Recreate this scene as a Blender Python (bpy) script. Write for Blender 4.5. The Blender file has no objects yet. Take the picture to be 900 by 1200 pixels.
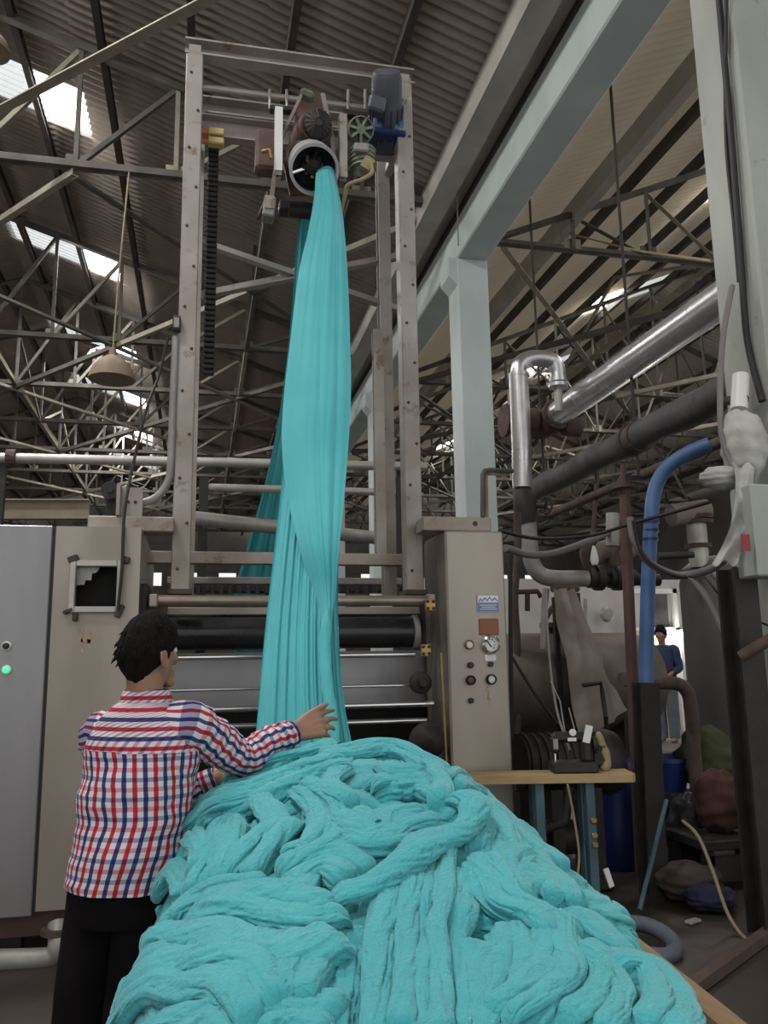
import bpy, bmesh, math, random
import numpy as np
from mathutils import Matrix, Vector, Euler

random.seed(7)
SC = bpy.context.scene
COL = SC.collection
PI = math.pi

# ------------------------------------------------------------------ camera
FOC, CX, CY, EYE = 970.0, 450.0, 600.0, 1.5
_yaw, _pitch, _roll = math.radians(12.55), math.radians(10.2), math.radians(-0.92)
FWD = np.array([math.sin(_yaw) * math.cos(_pitch), math.cos(_yaw) * math.cos(_pitch), math.sin(_pitch)])
_r = np.array([math.cos(_yaw), -math.sin(_yaw), 0.0])
_u = np.cross(_r, FWD)
RGT = _r * math.cos(_roll) + _u * math.sin(_roll)
UPV = -_r * math.sin(_roll) + _u * math.cos(_roll)
CAM = np.array([0.0, 0.0, EYE])
cam_data = bpy.data.cameras.new('camera')
cam = bpy.data.objects.new('camera', cam_data)
COL.objects.link(cam)
cam_data.sensor_fit = 'VERTICAL'
cam_data.sensor_height = 36.0
cam_data.lens = FOC / 1200.0 * 36.0
cam_data.clip_start = 0.05
cam_data.clip_end = 300
cam.matrix_world = Matrix(((RGT[0], UPV[0], -FWD[0], CAM[0]), (RGT[1], UPV[1], -FWD[1], CAM[1]),
                           (RGT[2], UPV[2], -FWD[2], CAM[2]), (0, 0, 0, 1)))
SC.camera = cam

# ------------------------------------------------------------------ sky, daylight, exposure
world = bpy.data.worlds.new('sky')
SC.world = world
world.use_nodes = True
_bg = world.node_tree.nodes['Background']
_bg.inputs['Color'].default_value = (0.99, 0.985, 0.965, 1)
_bg.inputs['Strength'].default_value = 0.9
SC.view_settings.view_transform = 'Standard'
SC.view_settings.look = 'None'
SC.view_settings.exposure = 0.12
SC.view_settings.gamma = 1.0


def daylight(name, loc, sx, sy, energy, rot=(0, 0, 0), color=(1.0, 0.965, 0.915)):
    l = bpy.data.lights.new(name, 'AREA')
    l.shape = 'RECTANGLE'
    l.size, l.size_y, l.energy, l.color = sx, sy, energy, color
    o = bpy.data.objects.new(name, l)
    o.location, o.rotation_euler = loc, rot
    COL.objects.link(o)
    return o


# daylight that comes through the roof lights, also those behind and over the place the picture is taken from
for _y in (1.6, 6.85, 12.08, 17.3, 22.6, 26.8, 31.0):
    daylight('roof_light_daylight', (-2.85, _y, 9.93), 2.4, 1.0, 430 if _y < 10 else 330, (0, math.radians(-19.7), 0))
    daylight('roof_light_daylight', (10.0, _y, 10.05), 2.4, 1.0, 110 if _y < 10 else 200, (0, math.radians(21.5), 0))


# ------------------------------------------------------------------ picking points of the place
def ray(x, y):
    return FWD + RGT * ((x - CX) / FOC) - UPV * ((y - CY) / FOC)


def at(x, y, Y):
    """world point at depth plane Y seen at pixel x, y"""
    d = ray(x, y)
    return CAM + d * (Y / d[1])


def at_x(x, y, X):
    d = ray(x, y)
    return CAM + d * (X / d[0])


def at_z(x, y, Z):
    d = ray(x, y)
    return CAM + d * ((Z - EYE) / d[2])


def mpp(p):
    """metres per pixel at world point p"""
    return float((np.asarray(p) - CAM) @ FWD) / FOC


# ------------------------------------------------------------------ materials
MATS = {}


def material(name, c1, c2=None, rough=0.6, metal=0.0, scale=6.0, bump=0.0, bump_scale=40.0, stretch=(1, 1, 1),
             lo=0.35, hi=0.7, detail=4.0, rust=None, rust_at=0.62, spec=0.5, rough_var=0.1):
    m = bpy.data.materials.new(name)
    m.use_nodes = True
    nt = m.node_tree
    N, L = nt.nodes, nt.links
    b = N['Principled BSDF']
    b.inputs['Roughness'].default_value = rough
    b.inputs['Metallic'].default_value = metal
    b.inputs['Specular IOR Level'].default_value = spec
    tc = N.new('ShaderNodeTexCoord')
    mp = N.new('ShaderNodeMapping')
    mp.inputs['Scale'].default_value = stretch
    L.new(tc.outputs['Object'], mp.inputs['Vector'])
    if c2 is None:
        c2 = tuple(x * 0.8 for x in c1)
    nz = N.new('ShaderNodeTexNoise')
    nz.inputs['Scale'].default_value = scale
    nz.inputs['Detail'].default_value = detail
    L.new(mp.outputs[0], nz.inputs['Vector'])
    rp = N.new('ShaderNodeValToRGB')
    rp.color_ramp.elements[0].position = lo
    rp.color_ramp.elements[1].position = hi
    rp.color_ramp.elements[0].color = (*c1, 1)
    rp.color_ramp.elements[1].color = (*c2, 1)
    L.new(nz.outputs['Fac'], rp.inputs['Fac'])
    out = rp.outputs['Color']
    if rust is not None:
        n2 = N.new('ShaderNodeTexNoise')
        n2.inputs['Scale'].default_value = scale * 2.3
        n2.inputs['Detail'].default_value = 8.0
        n2.inputs['Roughness'].default_value = 0.65
        L.new(tc.outputs['Object'], n2.inputs['Vector'])
        r2 = N.new('ShaderNodeValToRGB')
        r2.color_ramp.elements[0].position = rust_at
        r2.color_ramp.elements[1].position = rust_at + 0.08
        L.new(n2.outputs['Fac'], r2.inputs['Fac'])
        mx = N.new('ShaderNodeMix')
        mx.data_type = 'RGBA'
        L.new(r2.outputs['Color'], mx.inputs[0])
        L.new(out, mx.inputs[6])
        mx.inputs[7].default_value = (*rust, 1)
        out = mx.outputs[2]
        mr = N.new('ShaderNodeMapRange')
        mr.inputs[3].default_value = metal
        mr.inputs[4].default_value = 0.0
        L.new(r2.outputs['Color'], mr.inputs[0])
        L.new(mr.outputs[0], b.inputs['Metallic'])
    L.new(out, b.inputs['Base Color'])
    if rough_var:
        mr = N.new('ShaderNodeMapRange')
        mr.inputs[3].default_value = max(0.02, rough - rough_var)
        mr.inputs[4].default_value = min(1, rough + rough_var)
        L.new(nz.outputs['Fac'], mr.inputs[0])
        L.new(mr.outputs[0], b.inputs['Roughness'])
    if bump:
        n3 = N.new('ShaderNodeTexNoise')
        n3.inputs['Scale'].default_value = bump_scale
        n3.inputs['Detail'].default_value = 5.0
        L.new(mp.outputs[0], n3.inputs['Vector'])
        bp = N.new('ShaderNodeBump')
        bp.inputs['Strength'].default_value = bump
        bp.inputs['Distance'].default_value = 0.01
        L.new(n3.outputs['Fac'], bp.inputs['Height'])
        L.new(bp.outputs[0], b.inputs['Normal'])
    MATS[name] = m
    return m


def flat(name, c, rough=0.6, metal=0.0):
    return material(name, c, tuple(x * 0.92 for x in c), rough, metal, rough_var=0)


M_steel_post = material('weathered_painted_steel', (0.38, 0.355, 0.34), (0.29, 0.26, 0.235), 0.5, 0.25, 3.0, 0.15, 60,
                        rust=(0.20, 0.13, 0.08), rust_at=0.58)
def low_grime(m, z0, z1, col):
    """old brown grime that builds up on the lower lengths of the steel"""
    nt = m.node_tree
    N, L = nt.nodes, nt.links
    b = N['Principled BSDF']
    src = b.inputs['Base Color'].links[0].from_socket
    g = N.new('ShaderNodeNewGeometry')
    sp = N.new('ShaderNodeSeparateXYZ')
    L.new(g.outputs['Position'], sp.inputs[0])
    mr = N.new('ShaderNodeMapRange')
    mr.inputs[1].default_value, mr.inputs[2].default_value = z0, z1
    mr.inputs[3].default_value, mr.inputs[4].default_value = .62, 0
    L.new(sp.outputs[2], mr.inputs[0])
    nz = N.new('ShaderNodeTexNoise')
    nz.inputs['Scale'].default_value = 5
    nz.inputs['Detail'].default_value = 6
    L.new(g.outputs['Position'], nz.inputs['Vector'])
    mu = N.new('ShaderNodeMath')
    mu.operation = 'MULTIPLY'
    L.new(mr.outputs[0], mu.inputs[0])
    r2 = N.new('ShaderNodeMapRange')
    r2.inputs[1].default_value, r2.inputs[2].default_value = .35, .6
    L.new(nz.outputs['Fac'], r2.inputs[0])
    L.new(r2.outputs[0], mu.inputs[1])
    mx = N.new('ShaderNodeMix')
    mx.data_type = 'RGBA'
    L.new(mu.outputs[0], mx.inputs[0])
    L.new(src, mx.inputs[6])
    mx.inputs[7].default_value = (*col, 1)
    L.new(mx.outputs[2], b.inputs['Base Color'])


low_grime(M_steel_post, 1.8, 4.3, (.25, .19, .13))
M_stainless = material('brushed_stainless', (0.325, 0.32, 0.325), (0.23, 0.227, 0.235), 0.38, 0.75, 2.0, 0.05, 200, (1, 1, 0.15))
M_stainless_dull = material('dull_stainless_panel', (0.36, 0.325, 0.285), (0.27, 0.235, 0.195), 0.45, 0.5, 2.2, 0.06, 90, (1, 1, 0.3),
                            rust=(0.33, 0.23, 0.12), rust_at=0.72)
M_chrome = material('chrome_bar', (0.78, 0.78, 0.80), (0.6, 0.6, 0.62), 0.2, 0.95, 3.0)
M_rubber = material('black_rubber', (0.012, 0.012, 0.014), (0.02, 0.02, 0.022), 0.28, 0.0, 4.0)
M_dark = material('dark_oily_steel', (0.020, 0.018, 0.018), (0.038, 0.033, 0.031), 0.6, 0.2, 8.0, 0.2, 50)
M_black = material('black_paint', (0.012, 0.012, 0.014), (0.025, 0.023, 0.022), 0.5, 0.0, 8.0)
M_void = material('unlit_black', (0.006, 0.006, 0.006), (0.01, 0.009, 0.008), 0.9, 0.0, 8.0)  # near-black stands for shade inside the machines; irises use it too
M_concrete = material('wet_dark_concrete', (0.060, 0.046, 0.040), (0.028, 0.021, 0.018), 0.5, 0.0, 1.2, 0.35, 9.0, rough_var=0.25)
M_paleblue = material('pale_blue_paint', (0.52, 0.595, 0.595), (0.43, 0.50, 0.50), 0.65, 0.0, 1.5, 0.12, 14, (1, 1, 0.4),
                      rust=(0.36, 0.35, 0.31), rust_at=0.68)
M_paleblue_worn = material('worn_pale_blue_paint', (0.42, 0.44, 0.415), (0.32, 0.335, 0.31), 0.7, 0.0, 1.8, 0.2, 14, (1, 1, 0.35),
                           rust=(0.25, 0.23, 0.19), rust_at=0.62)
M_girder = material('grey_gutter_steel', (0.46, 0.44, 0.40), (0.35, 0.33, 0.30), 0.6, 0.1, 2.0, 0.1, 20)
M_roof = material('old_cement_sheet', (0.32, 0.275, 0.24), (0.20, 0.165, 0.145), 0.9, 0.0, 1.1, 0.2, 20, (1, 0.3, 1))
M_roof_pale = material('pale_cement_sheet', (0.60, 0.55, 0.47), (0.44, 0.40, 0.34), 0.9, 0.0, 1.1, 0.2, 20, (1, 0.3, 1))
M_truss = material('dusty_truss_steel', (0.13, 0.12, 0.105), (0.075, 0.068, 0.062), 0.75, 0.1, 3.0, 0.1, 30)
M_truss_lit = material('lit_truss_steel', (0.34, 0.31, 0.24), (0.22, 0.20, 0.155), 0.75, 0.1, 3.0, 0.1, 30)  # lighter copy of the truss steel, brightness of lit members painted in
M_purlin = material('dark_purlin_steel', (0.075, 0.064, 0.06), (0.05, 0.043, 0.04), 0.75, 0.1, 3.0)
M_wood = material('worn_timber', (0.27, 0.175, 0.095), (0.15, 0.09, 0.05), 0.6, 0.0, 5.0, 0.2, 30, (6, 0.7, 6))
M_plank = material('pale_plank', (0.44, 0.32, 0.15), (0.36, 0.25, 0.11), 0.6, 0.0, 5.0, 0.15, 30, (0.8, 8, 8))
M_lagging = material('bright_pipe_lagging', (0.66, 0.66, 0.68), (0.52, 0.52, 0.54), 0.3, 0.85, 4.0, 0.08, 30)
M_pipe_dark = material('sooty_pipe_lagging', (0.085, 0.083, 0.088), (0.05, 0.048, 0.05), 0.7, 0.1, 5.0, 0.4, 18)
M_pipe_grey = material('grey_pipe', (0.33, 0.32, 0.31), (0.22, 0.20, 0.19), 0.55, 0.3, 5.0, 0.1, 30)
M_pipe_pale = material('pale_pipe', (0.46, 0.44, 0.41), (0.36, 0.33, 0.31), 0.45, 0.4, 5.0)
M_rust = material('rusty_iron', (0.10, 0.066, 0.055), (0.055, 0.038, 0.033), 0.8, 0.15, 9.0, 0.3, 40)
M_rustred = material('red_oxide_pipe', (0.105, 0.052, 0.046), (0.07, 0.036, 0.032), 0.65, 0.1, 6.0, 0.15, 40)
M_blue = material('blue_pipe_paint', (0.075, 0.165, 0.36), (0.045, 0.10, 0.24), 0.45, 0.0, 3.0, 0.05, 40)
M_bluedrum = material('blue_plastic', (0.012, 0.03, 0.16), (0.010, 0.025, 0.11), 0.4, 0.0, 3.0)
M_teal_leg = material('teal_painted_leg', (0.055, 0.13, 0.165), (0.03, 0.07, 0.09), 0.55, 0.0, 6.0, 0.1, 40, rust=(0.25, 0.22, 0.1), rust_at=0.68)
M_green = material('grey_green_paint', (0.20, 0.23, 0.17), (0.11, 0.13, 0.10), 0.55, 0.1, 9.0, 0.1, 40)
M_brownred = material('red_brown_primer', (0.15, 0.085, 0.07), (0.085, 0.05, 0.045), 0.65, 0.1, 7.0, 0.2, 40)
M_tank = material('stained_tank', (0.15, 0.125, 0.105), (0.08, 0.06, 0.05), 0.65, 0.15, 3.0, 0.25, 20, rust=(0.16, 0.08, 0.045), rust_at=0.60)
M_vessel = material('dark_grey_vessel', (0.085, 0.080, 0.076), (0.045, 0.042, 0.04), 0.5, 0.3, 1.6, 0.1, 20, (1, 1, 0.4))
M_tarp = material('dirty_canvas', (0.25, 0.215, 0.19), (0.165, 0.135, 0.12), 0.85, 0.0, 2.5, 0.3, 25)
M_wall = material('grimy_whitewash', (0.52, 0.51, 0.50), (0.42, 0.40, 0.39), 0.85, 0.0, 1.5, 0.1, 12)
M_wall_dark = material('grimy_render', (0.16, 0.145, 0.13), (0.10, 0.09, 0.08), 0.9, 0.0, 0.8, 0.1, 12)
M_plastic_wrap = material('dirty_white_sheeting', (0.52, 0.52, 0.50), (0.34, 0.34, 0.33), 0.5, 0.0, 7.0, 0.6, 22)
M_cable = flat('black_cable', (0.018, 0.016, 0.017), 0.6)
M_cable_tan = flat('dirty_tan_cable', (0.30, 0.24, 0.13), 0.7)
M_cable_grey = flat('grey_cable', (0.19, 0.18, 0.18), 0.6)
M_white = flat('white_enamel', (0.75, 0.75, 0.74), 0.4)
M_orange = flat('orange_plastic', (0.6, 0.15, 0.04), 0.5)
M_yellow = flat('dull_yellow', (0.50, 0.40, 0.16), 0.6)
M_brownlabel = flat('brown_plate', (0.25, 0.09, 0.045), 0.5)
M_blueprint = flat('blue_print', (0.12, 0.18, 0.46), 0.5)
M_brass = material('brass', (0.42, 0.28, 0.10), (0.3, 0.19, 0.07), 0.4, 0.7, 9.0)
M_shade_in = flat('enamel_reflector', (0.28, 0.29, 0.33), 0.35, 0.4)
M_shade = material('dusty_lamp_shade', (0.26, 0.20, 0.145), (0.20, 0.15, 0.11), 0.8, 0.0, 9.0)


def emitter(name, c, s):
    m = bpy.data.materials.new(name)
    m.use_nodes = True
    b = m.node_tree.nodes['Principled BSDF']
    b.inputs['Base Color'].default_value = (*c, 1)
    b.inputs['Emission Color'].default_value = (*c, 1)
    b.inputs['Emission Strength'].default_value = s
    return m


M_lamp = emitter('lit_tube', (1.0, 0.98, 0.92), 9.0)
M_greenlamp = emitter('green_pilot_glow', (0.05, 0.75, 0.35), 1.0)


def skylight_material():
    m = bpy.data.materials.new('translucent_roof_light')
    m.use_nodes = True
    nt = m.node_tree
    N, L = nt.nodes, nt.links
    for n in list(N):
        N.remove(n)
    out = N.new('ShaderNodeOutputMaterial')
    tr = N.new('ShaderNodeBsdfTransparent')
    tl = N.new('ShaderNodeBsdfTranslucent')
    mx = N.new('ShaderNodeMixShader')
    nz = N.new('ShaderNodeTexNoise')
    nz.inputs['Scale'].default_value = 5
    tr.inputs[0].default_value = (0.97, 0.99, 1, 1)
    tl.inputs[0].default_value = (0.9, 0.92, 0.92, 1)
    mx.inputs[0].default_value = 0.25
    L.new(tr.outputs[0], mx.inputs[1])
    L.new(tl.outputs[0], mx.inputs[2])
    L.new(mx.outputs[0], out.inputs[0])
    return m


M_skylight = skylight_material()


def pass_light(m, amount, col):
    """let a sheet pass a little daylight through it"""
    nt = m.node_tree
    out = [n for n in nt.nodes if n.type == 'OUTPUT_MATERIAL'][0]
    pb = nt.nodes['Principled BSDF']
    tl = nt.nodes.new('ShaderNodeBsdfTranslucent')
    tl.inputs[0].default_value = (*col, 1)
    mx = nt.nodes.new('ShaderNodeMixShader')
    mx.inputs[0].default_value = amount
    nt.links.new(pb.outputs[0], mx.inputs[1])
    nt.links.new(tl.outputs[0], mx.inputs[2])
    nt.links.new(mx.outputs[0], out.inputs[0])


M_roof_clear = material('cream_fibre_sheet', (0.60, 0.56, 0.50), (0.46, 0.43, 0.38), 0.8, 0.0, 1.1, 0.1, 20, (1, 0.3, 1))
pass_light(M_roof_clear, .48, (.60, .55, .47))


def fabric_material(name, c1, c2, weave=900.0, wrinkle=0.0):
    m = bpy.data.materials.new(name)
    m.use_nodes = True
    nt = m.node_tree
    N, L = nt.nodes, nt.links
    b = N['Principled BSDF']
    b.inputs['Roughness'].default_value = 0.78
    b.inputs['Specular IOR Level'].default_value = 0.25
    b.inputs['Sheen Weight'].default_value = 0.25
    b.inputs['Sheen Roughness'].default_value = 0.5
    tc = N.new('ShaderNodeTexCoord')
    nz = N.new('ShaderNodeTexNoise')
    nz.inputs['Scale'].default_value = 3.0
    nz.inputs['Detail'].default_value = 5
    L.new(tc.outputs['Object'], nz.inputs['Vector'])
    rp = N.new('ShaderNodeValToRGB')
    rp.color_ramp.elements[0].position = 0.3
    rp.color_ramp.elements[1].position = 0.7
    rp.color_ramp.elements[0].color = (*c1, 1)
    rp.color_ramp.elements[1].color = (*c2, 1)
    L.new(nz.outputs['Fac'], rp.inputs[0])
    L.new(rp.outputs[0], b.inputs['Base Color'])
    n2 = N.new('ShaderNodeTexNoise')
    n2.inputs['Scale'].default_value = weave
    n2.inputs['Detail'].default_value = 2
    L.new(tc.outputs['Object'], n2.inputs['Vector'])
    bp = N.new('ShaderNodeBump')
    bp.inputs['Strength'].default_value = 0.10
    bp.inputs['Distance'].default_value = 0.0015
    L.new(n2.outputs['Fac'], bp.inputs['Height'])
    if wrinkle:                       # small sharp creases on top of the modelled folds
        last = bp
        for sc, k in ((16, 1.0), (38, .4)):
            n3 = N.new('ShaderNodeTexNoise')
            n3.inputs['Scale'].default_value = sc
            n3.inputs['Detail'].default_value = 3
            n3.inputs['Distortion'].default_value = 1.2
            L.new(tc.outputs['Object'], n3.inputs['Vector'])
            s1 = N.new('ShaderNodeMath')
            s1.operation = 'SUBTRACT'
            s1.inputs[1].default_value = .5
            s2 = N.new('ShaderNodeMath')
            s2.operation = 'ABSOLUTE'
            s3 = N.new('ShaderNodeMath')
            s3.operation = 'MINIMUM'
            s3.inputs[1].default_value = .11
            L.new(n3.outputs['Fac'], s1.inputs[0])
            L.new(s1.outputs[0], s2.inputs[0])
            L.new(s2.outputs[0], s3.inputs[0])
            b3 = N.new('ShaderNodeBump')
            b3.inputs['Strength'].default_value = .7
            b3.inputs['Distance'].default_value = wrinkle * k * 6
            L.new(s3.outputs[0], b3.inputs['Height'])
            L.new(last.outputs[0], b3.inputs['Normal'])
            last = b3
        bp = last
    L.new(bp.outputs[0], b.inputs['Normal'])
    return m


M_fabric = fabric_material('turquoise_jersey', (0.055, 0.37, 0.415), (0.075, 0.42, 0.46), 500.0)
M_heap = fabric_material('crumpled_turquoise_jersey', (0.055, 0.37, 0.415), (0.075, 0.42, 0.46), 500.0, 0.0035)


# ------------------------------------------------------------------ mesh building
class MB:
    """collects shapes, then links them as ONE mesh object"""

    def __init__(s):
        s.v, s.f, s.mi, s.uv = [], [], [], {}

    def add(s, V, F, mi=0, M=None):
        o = len(s.v)
        if M is not None:
            V = [tuple(M @ Vector(p)) for p in V]
        s.v.extend([tuple(float(c) for c in p) for p in V])
        s.f.extend([tuple(i + o for i in f) for f in F])
        s.mi.extend([mi] * len(F))
        return o

    def box(s, c, d, rot=None, mi=0, bev=0.0):
        hx, hy, hz = d[0] / 2, d[1] / 2, d[2] / 2
        M = Matrix.Translation(Vector([float(k) for k in c]))
        if rot is not None:
            M = M @ (Euler(rot).to_matrix().to_4x4() if not isinstance(rot, Matrix) else rot.to_4x4())
        if bev <= 0:
            V = [(x, y, z) for x in (-hx, hx) for y in (-hy, hy) for z in (-hz, hz)]
            F = [(0, 1, 3, 2), (4, 6, 7, 5), (0, 4, 5, 1), (2, 3, 7, 6), (0, 2, 6, 4), (1, 5, 7, 3)]
        else:
            b = min(bev, hx * .9, hy * .9, hz * .9)
            V, idx = [], {}
            for sx in (-1, 1):
                for sy in (-1, 1):
                    for sz in (-1, 1):
                        for a in range(3):
                            p = [sx * (hx - b), sy * (hy - b), sz * (hz - b)]
                            p[a] = (sx * hx, sy * hy, sz * hz)[a]
                            idx[(sx, sy, sz, a)] = len(V)
                            V.append(tuple(p))
            F = []
            q = ((-1, -1), (1, -1), (1, 1), (-1, 1))
            for a in range(3):
                o1, o2 = (a + 1) % 3, (a + 2) % 3
                for sg in (-1, 1):
                    fc = []
                    for (p1, p2) in (q if sg > 0 else q[::-1]):
                        k = [0, 0, 0]
                        k[a], k[o1], k[o2] = sg, p1, p2
                        fc.append(idx[(k[0], k[1], k[2], a)])
                    F.append(tuple(fc))
            for a in range(3):      # edges along axis a
                o1, o2 = (a + 1) % 3, (a + 2) % 3
                for s1 in (-1, 1):
                    for s2 in (-1, 1):
                        k0, k1 = [0, 0, 0], [0, 0, 0]
                        k0[a], k1[a] = -1, 1
                        k0[o1] = k1[o1] = s1
                        k0[o2] = k1[o2] = s2
                        fc = [idx[(*k0, o1)], idx[(*k1, o1)], idx[(*k1, o2)], idx[(*k0, o2)]]
                        F.append(tuple(fc if s1 * s2 < 0 else fc[::-1]))
            for sx in (-1, 1):
                for sy in (-1, 1):
                    for sz in (-1, 1):
                        fc = [idx[(sx, sy, sz, a)] for a in range(3)]
                        F.append(tuple(fc if sx * sy * sz > 0 else fc[::-1]))
        s.add(V, F, mi, M)
        return s

    def bar(s, a, b, w, h, up=(0, 0, 1), mi=0, prof=None):
        """solid bar, or an open steel profile ('L','C','I'), from a to b"""
        a, b = Vector([float(k) for k in a]), Vector([float(k) for k in b])
        t = (b - a).normalized()
        u = Vector(up)
        if abs(t.dot(u)) > 0.98:
            u = Vector((0, 1, 0))
        x = t.cross(u).normalized()
        z = x.cross(t)
        k = min(w, h) * 0.14
        hw, hh = w / 2, h / 2
        if prof == 'L':
            P = [(-hw, -hh), (hw, -hh), (hw, -hh + k), (-hw + k, -hh + k), (-hw + k, hh), (-hw, hh)]
        elif prof == 'C':
            P = [(-hw, -hh), (hw, -hh), (hw, -hh + k), (-hw + k, -hh + k), (-hw + k, hh - k), (hw, hh - k), (hw, hh), (-hw, hh)]
        elif prof == 'I':
            P = [(-hw, -hh), (hw, -hh), (hw, -hh + k), (k / 2, -hh + k), (k / 2, hh - k), (hw, hh - k), (hw, hh), (-hw, hh),
                 (-hw, hh - k), (-k / 2, hh - k), (-k / 2, -hh + k), (-hw, -hh + k)]
        else:
            P = [(-hw, -hh), (hw, -hh), (hw, hh), (-hw, hh)]
        n = len(P)
        V = [a + x * p[0] + z * p[1] for p in P] + [b + x * p[0] + z * p[1] for p in P]
        F = [(i, (i + 1) % n, n + (i + 1) % n, n + i) for i in range(n)]
        F += [tuple(range(n))[::-1], tuple(range(n, 2 * n))]
        s.add(V, F, mi)
        return s

    def tube(s, path, r, n=10, mi=0, cap=True, sq=None):
        P = [Vector([float(k) for k in p]) for p in path]
        m = len(P)
        R = [r] * m if not hasattr(r, '__len__') else list(r)
        T = []
        for i in range(m):
            d = P[min(i + 1, m - 1)] - P[max(i - 1, 0)]
            T.append(d.normalized() if d.length > 1e-9 else Vector((0, 0, 1)))
        nrm = T[0].orthogonal().normalized()
        V = []
        for i in range(m):
            nrm = (nrm - T[i] * nrm.dot(T[i]))
            nrm = nrm.normalized() if nrm.length > 1e-6 else T[i].orthogonal().normalized()
            bi = T[i].cross(nrm)
            for k in range(n):
                a = 2 * PI * k / n
                V.append(P[i] + (nrm * math.cos(a) + bi * math.sin(a)) * R[i])
        F = [(i * n + k, i * n + (k + 1) % n, (i + 1) * n + (k + 1) % n, (i + 1) * n + k) for i in range(m - 1) for k in range(n)]
        if cap:
            F.append(tuple(range(n))[::-1])
            F.append(tuple((m - 1) * n + k for k in range(n)))
        s.add(V, F, mi)
        return s

    def lathe(s, prof, n=20, M=None, mi=0):
        """prof: (radius, height) along local Z"""
        V, F = [], []
        for (r, z) in prof:
            for k in range(n):
                a = 2 * PI * k / n
                V.append((r * math.cos(a), r * math.sin(a), z))
        for i in range(len(prof) - 1):
            for k in range(n):
                F.append((i * n + k, i * n + (k + 1) % n, (i + 1) * n + (k + 1) % n, (i + 1) * n + k))
        if prof[0][0] > 1e-5:
            F.append(tuple(range(n))[::-1])
        if prof[-1][0] > 1e-5:
            F.append(tuple((len(prof) - 1) * n + k for k in range(n)))
        s.add(V, F, mi, M)
        return s

    def prism(s, pts, d, mi=0, M=None):
        """flat polygon pts (3-D) pushed along vector d"""
        P = [Vector([float(k) for k in p]) for p in pts]
        n = len(P)
        d = Vector(d)
        V = P + [p + d for p in P]
        F = [(i, (i + 1) % n, n + (i + 1) % n, n + i) for i in range(n)] + [tuple(range(n))[::-1], tuple(range(n, 2 * n))]
        s.add(V, F, mi, M)
        return s

    def build(s, name, mats, parent=None, smooth=False, uv=None, loc=None):
        me = bpy.data.meshes.new(name)
        V = s.v
        if loc is None and parent is None:
            # put the origin at the middle of the underside
            A = np.array(V)
            loc = ((A[:, 0].min() + A[:, 0].max()) / 2, (A[:, 1].min() + A[:, 1].max()) / 2, A[:, 2].min())
        elif loc is None:
            loc = tuple(world_loc(parent))
        V = [(p[0] - loc[0], p[1] - loc[1], p[2] - loc[2]) for p in V]
        me.from_pydata(V, [], s.f)
        if not isinstance(mats, (list, tuple)):
            mats = [mats]
        for m in mats:
            me.materials.append(m)
        if len(mats) > 1:
            me.polygons.foreach_set('material_index', s.mi)
        bm = bmesh.new()
        bm.from_mesh(me)
        bmesh.ops.recalc_face_normals(bm, faces=bm.faces)
        bm.to_mesh(me)
        bm.free()
        if smooth:
            me.polygons.foreach_set('use_smooth', [True] * len(me.polygons))
            if smooth != 'all':
                me.set_sharp_from_angle(angle=math.radians(38))
        me.update()
        o = bpy.data.objects.new(name, me)
        COL.objects.link(o)
        if parent is not None:
            o.parent = parent
            w = world_loc(parent)
            o.location = (loc[0] - w[0], loc[1] - w[1], loc[2] - w[2])
        else:
            o.location = loc
        return o


def world_loc(o):
    v = Vector(o.location)
    while o.parent is not None:
        o = o.parent
        v = v + Vector(o.location)
    return v


def tag(o, label=None, cat=None, group=None, kind=None):
    if label:
        o['label'] = label
    if cat:
        o['category'] = cat
    if group:
        o['group'] = group
    if kind:
        o['kind'] = kind
    return o


def thing(name, label, cat, loc=(0, 0, 0), group=None, kind=None):
    o = bpy.data.objects.new(name, None)
    o.empty_display_size = 0.1
    COL.objects.link(o)
    o.location = [float(k) for k in loc]
    return tag(o, label, cat, group, kind)


def np_mesh(name, V, F, mat, parent=None, smooth=True, uv=None):
    """grid-like numpy mesh, world coordinates in V"""
    me = bpy.data.meshes.new(name)
    base = np.array(world_loc(parent)) if parent is not None else np.array([V[:, 0].mean(), V[:, 1].mean(), V[:, 2].min()])
    W = (V - base).astype(np.float32)
    me.vertices.add(len(W))
    me.vertices.foreach_set('co', W.ravel())
    F = np.asarray(F, dtype=np.int32)
    k = F.shape[1]
    me.loops.add(F.size)
    me.loops.foreach_set('vertex_index', F.ravel())
    me.polygons.add(len(F))
    me.polygons.foreach_set('loop_start', np.arange(0, F.size, k, dtype=np.int32))
    me.polygons.foreach_set('loop_total', np.full(len(F), k, dtype=np.int32))
    me.update(calc_edges=True)
    if uv is not None:
        l = me.uv_layers.new(name='uv')
        l.data.foreach_set('uv', uv[F.ravel()].astype(np.float32).ravel())
    if smooth:
        me.polygons.foreach_set('use_smooth', [True] * len(F))
    me.materials.append(mat)
    o = bpy.data.objects.new(name, me)
    COL.objects.link(o)
    if parent is not None:
        o.parent = parent
    else:
        o.location = base.tolist()
    return o


def grid_faces(nu, nv, wrap=False):
    i = np.arange(nu if wrap else nu - 1)
    j = np.arange(nv - 1)
    I, J = np.meshgrid(i, j)
    I2 = (I + 1) % nu
    return np.stack([J * nu + I, J * nu + I2, (J + 1) * nu + I2, (J + 1) * nu + I], -1).reshape(-1, 4)


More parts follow.
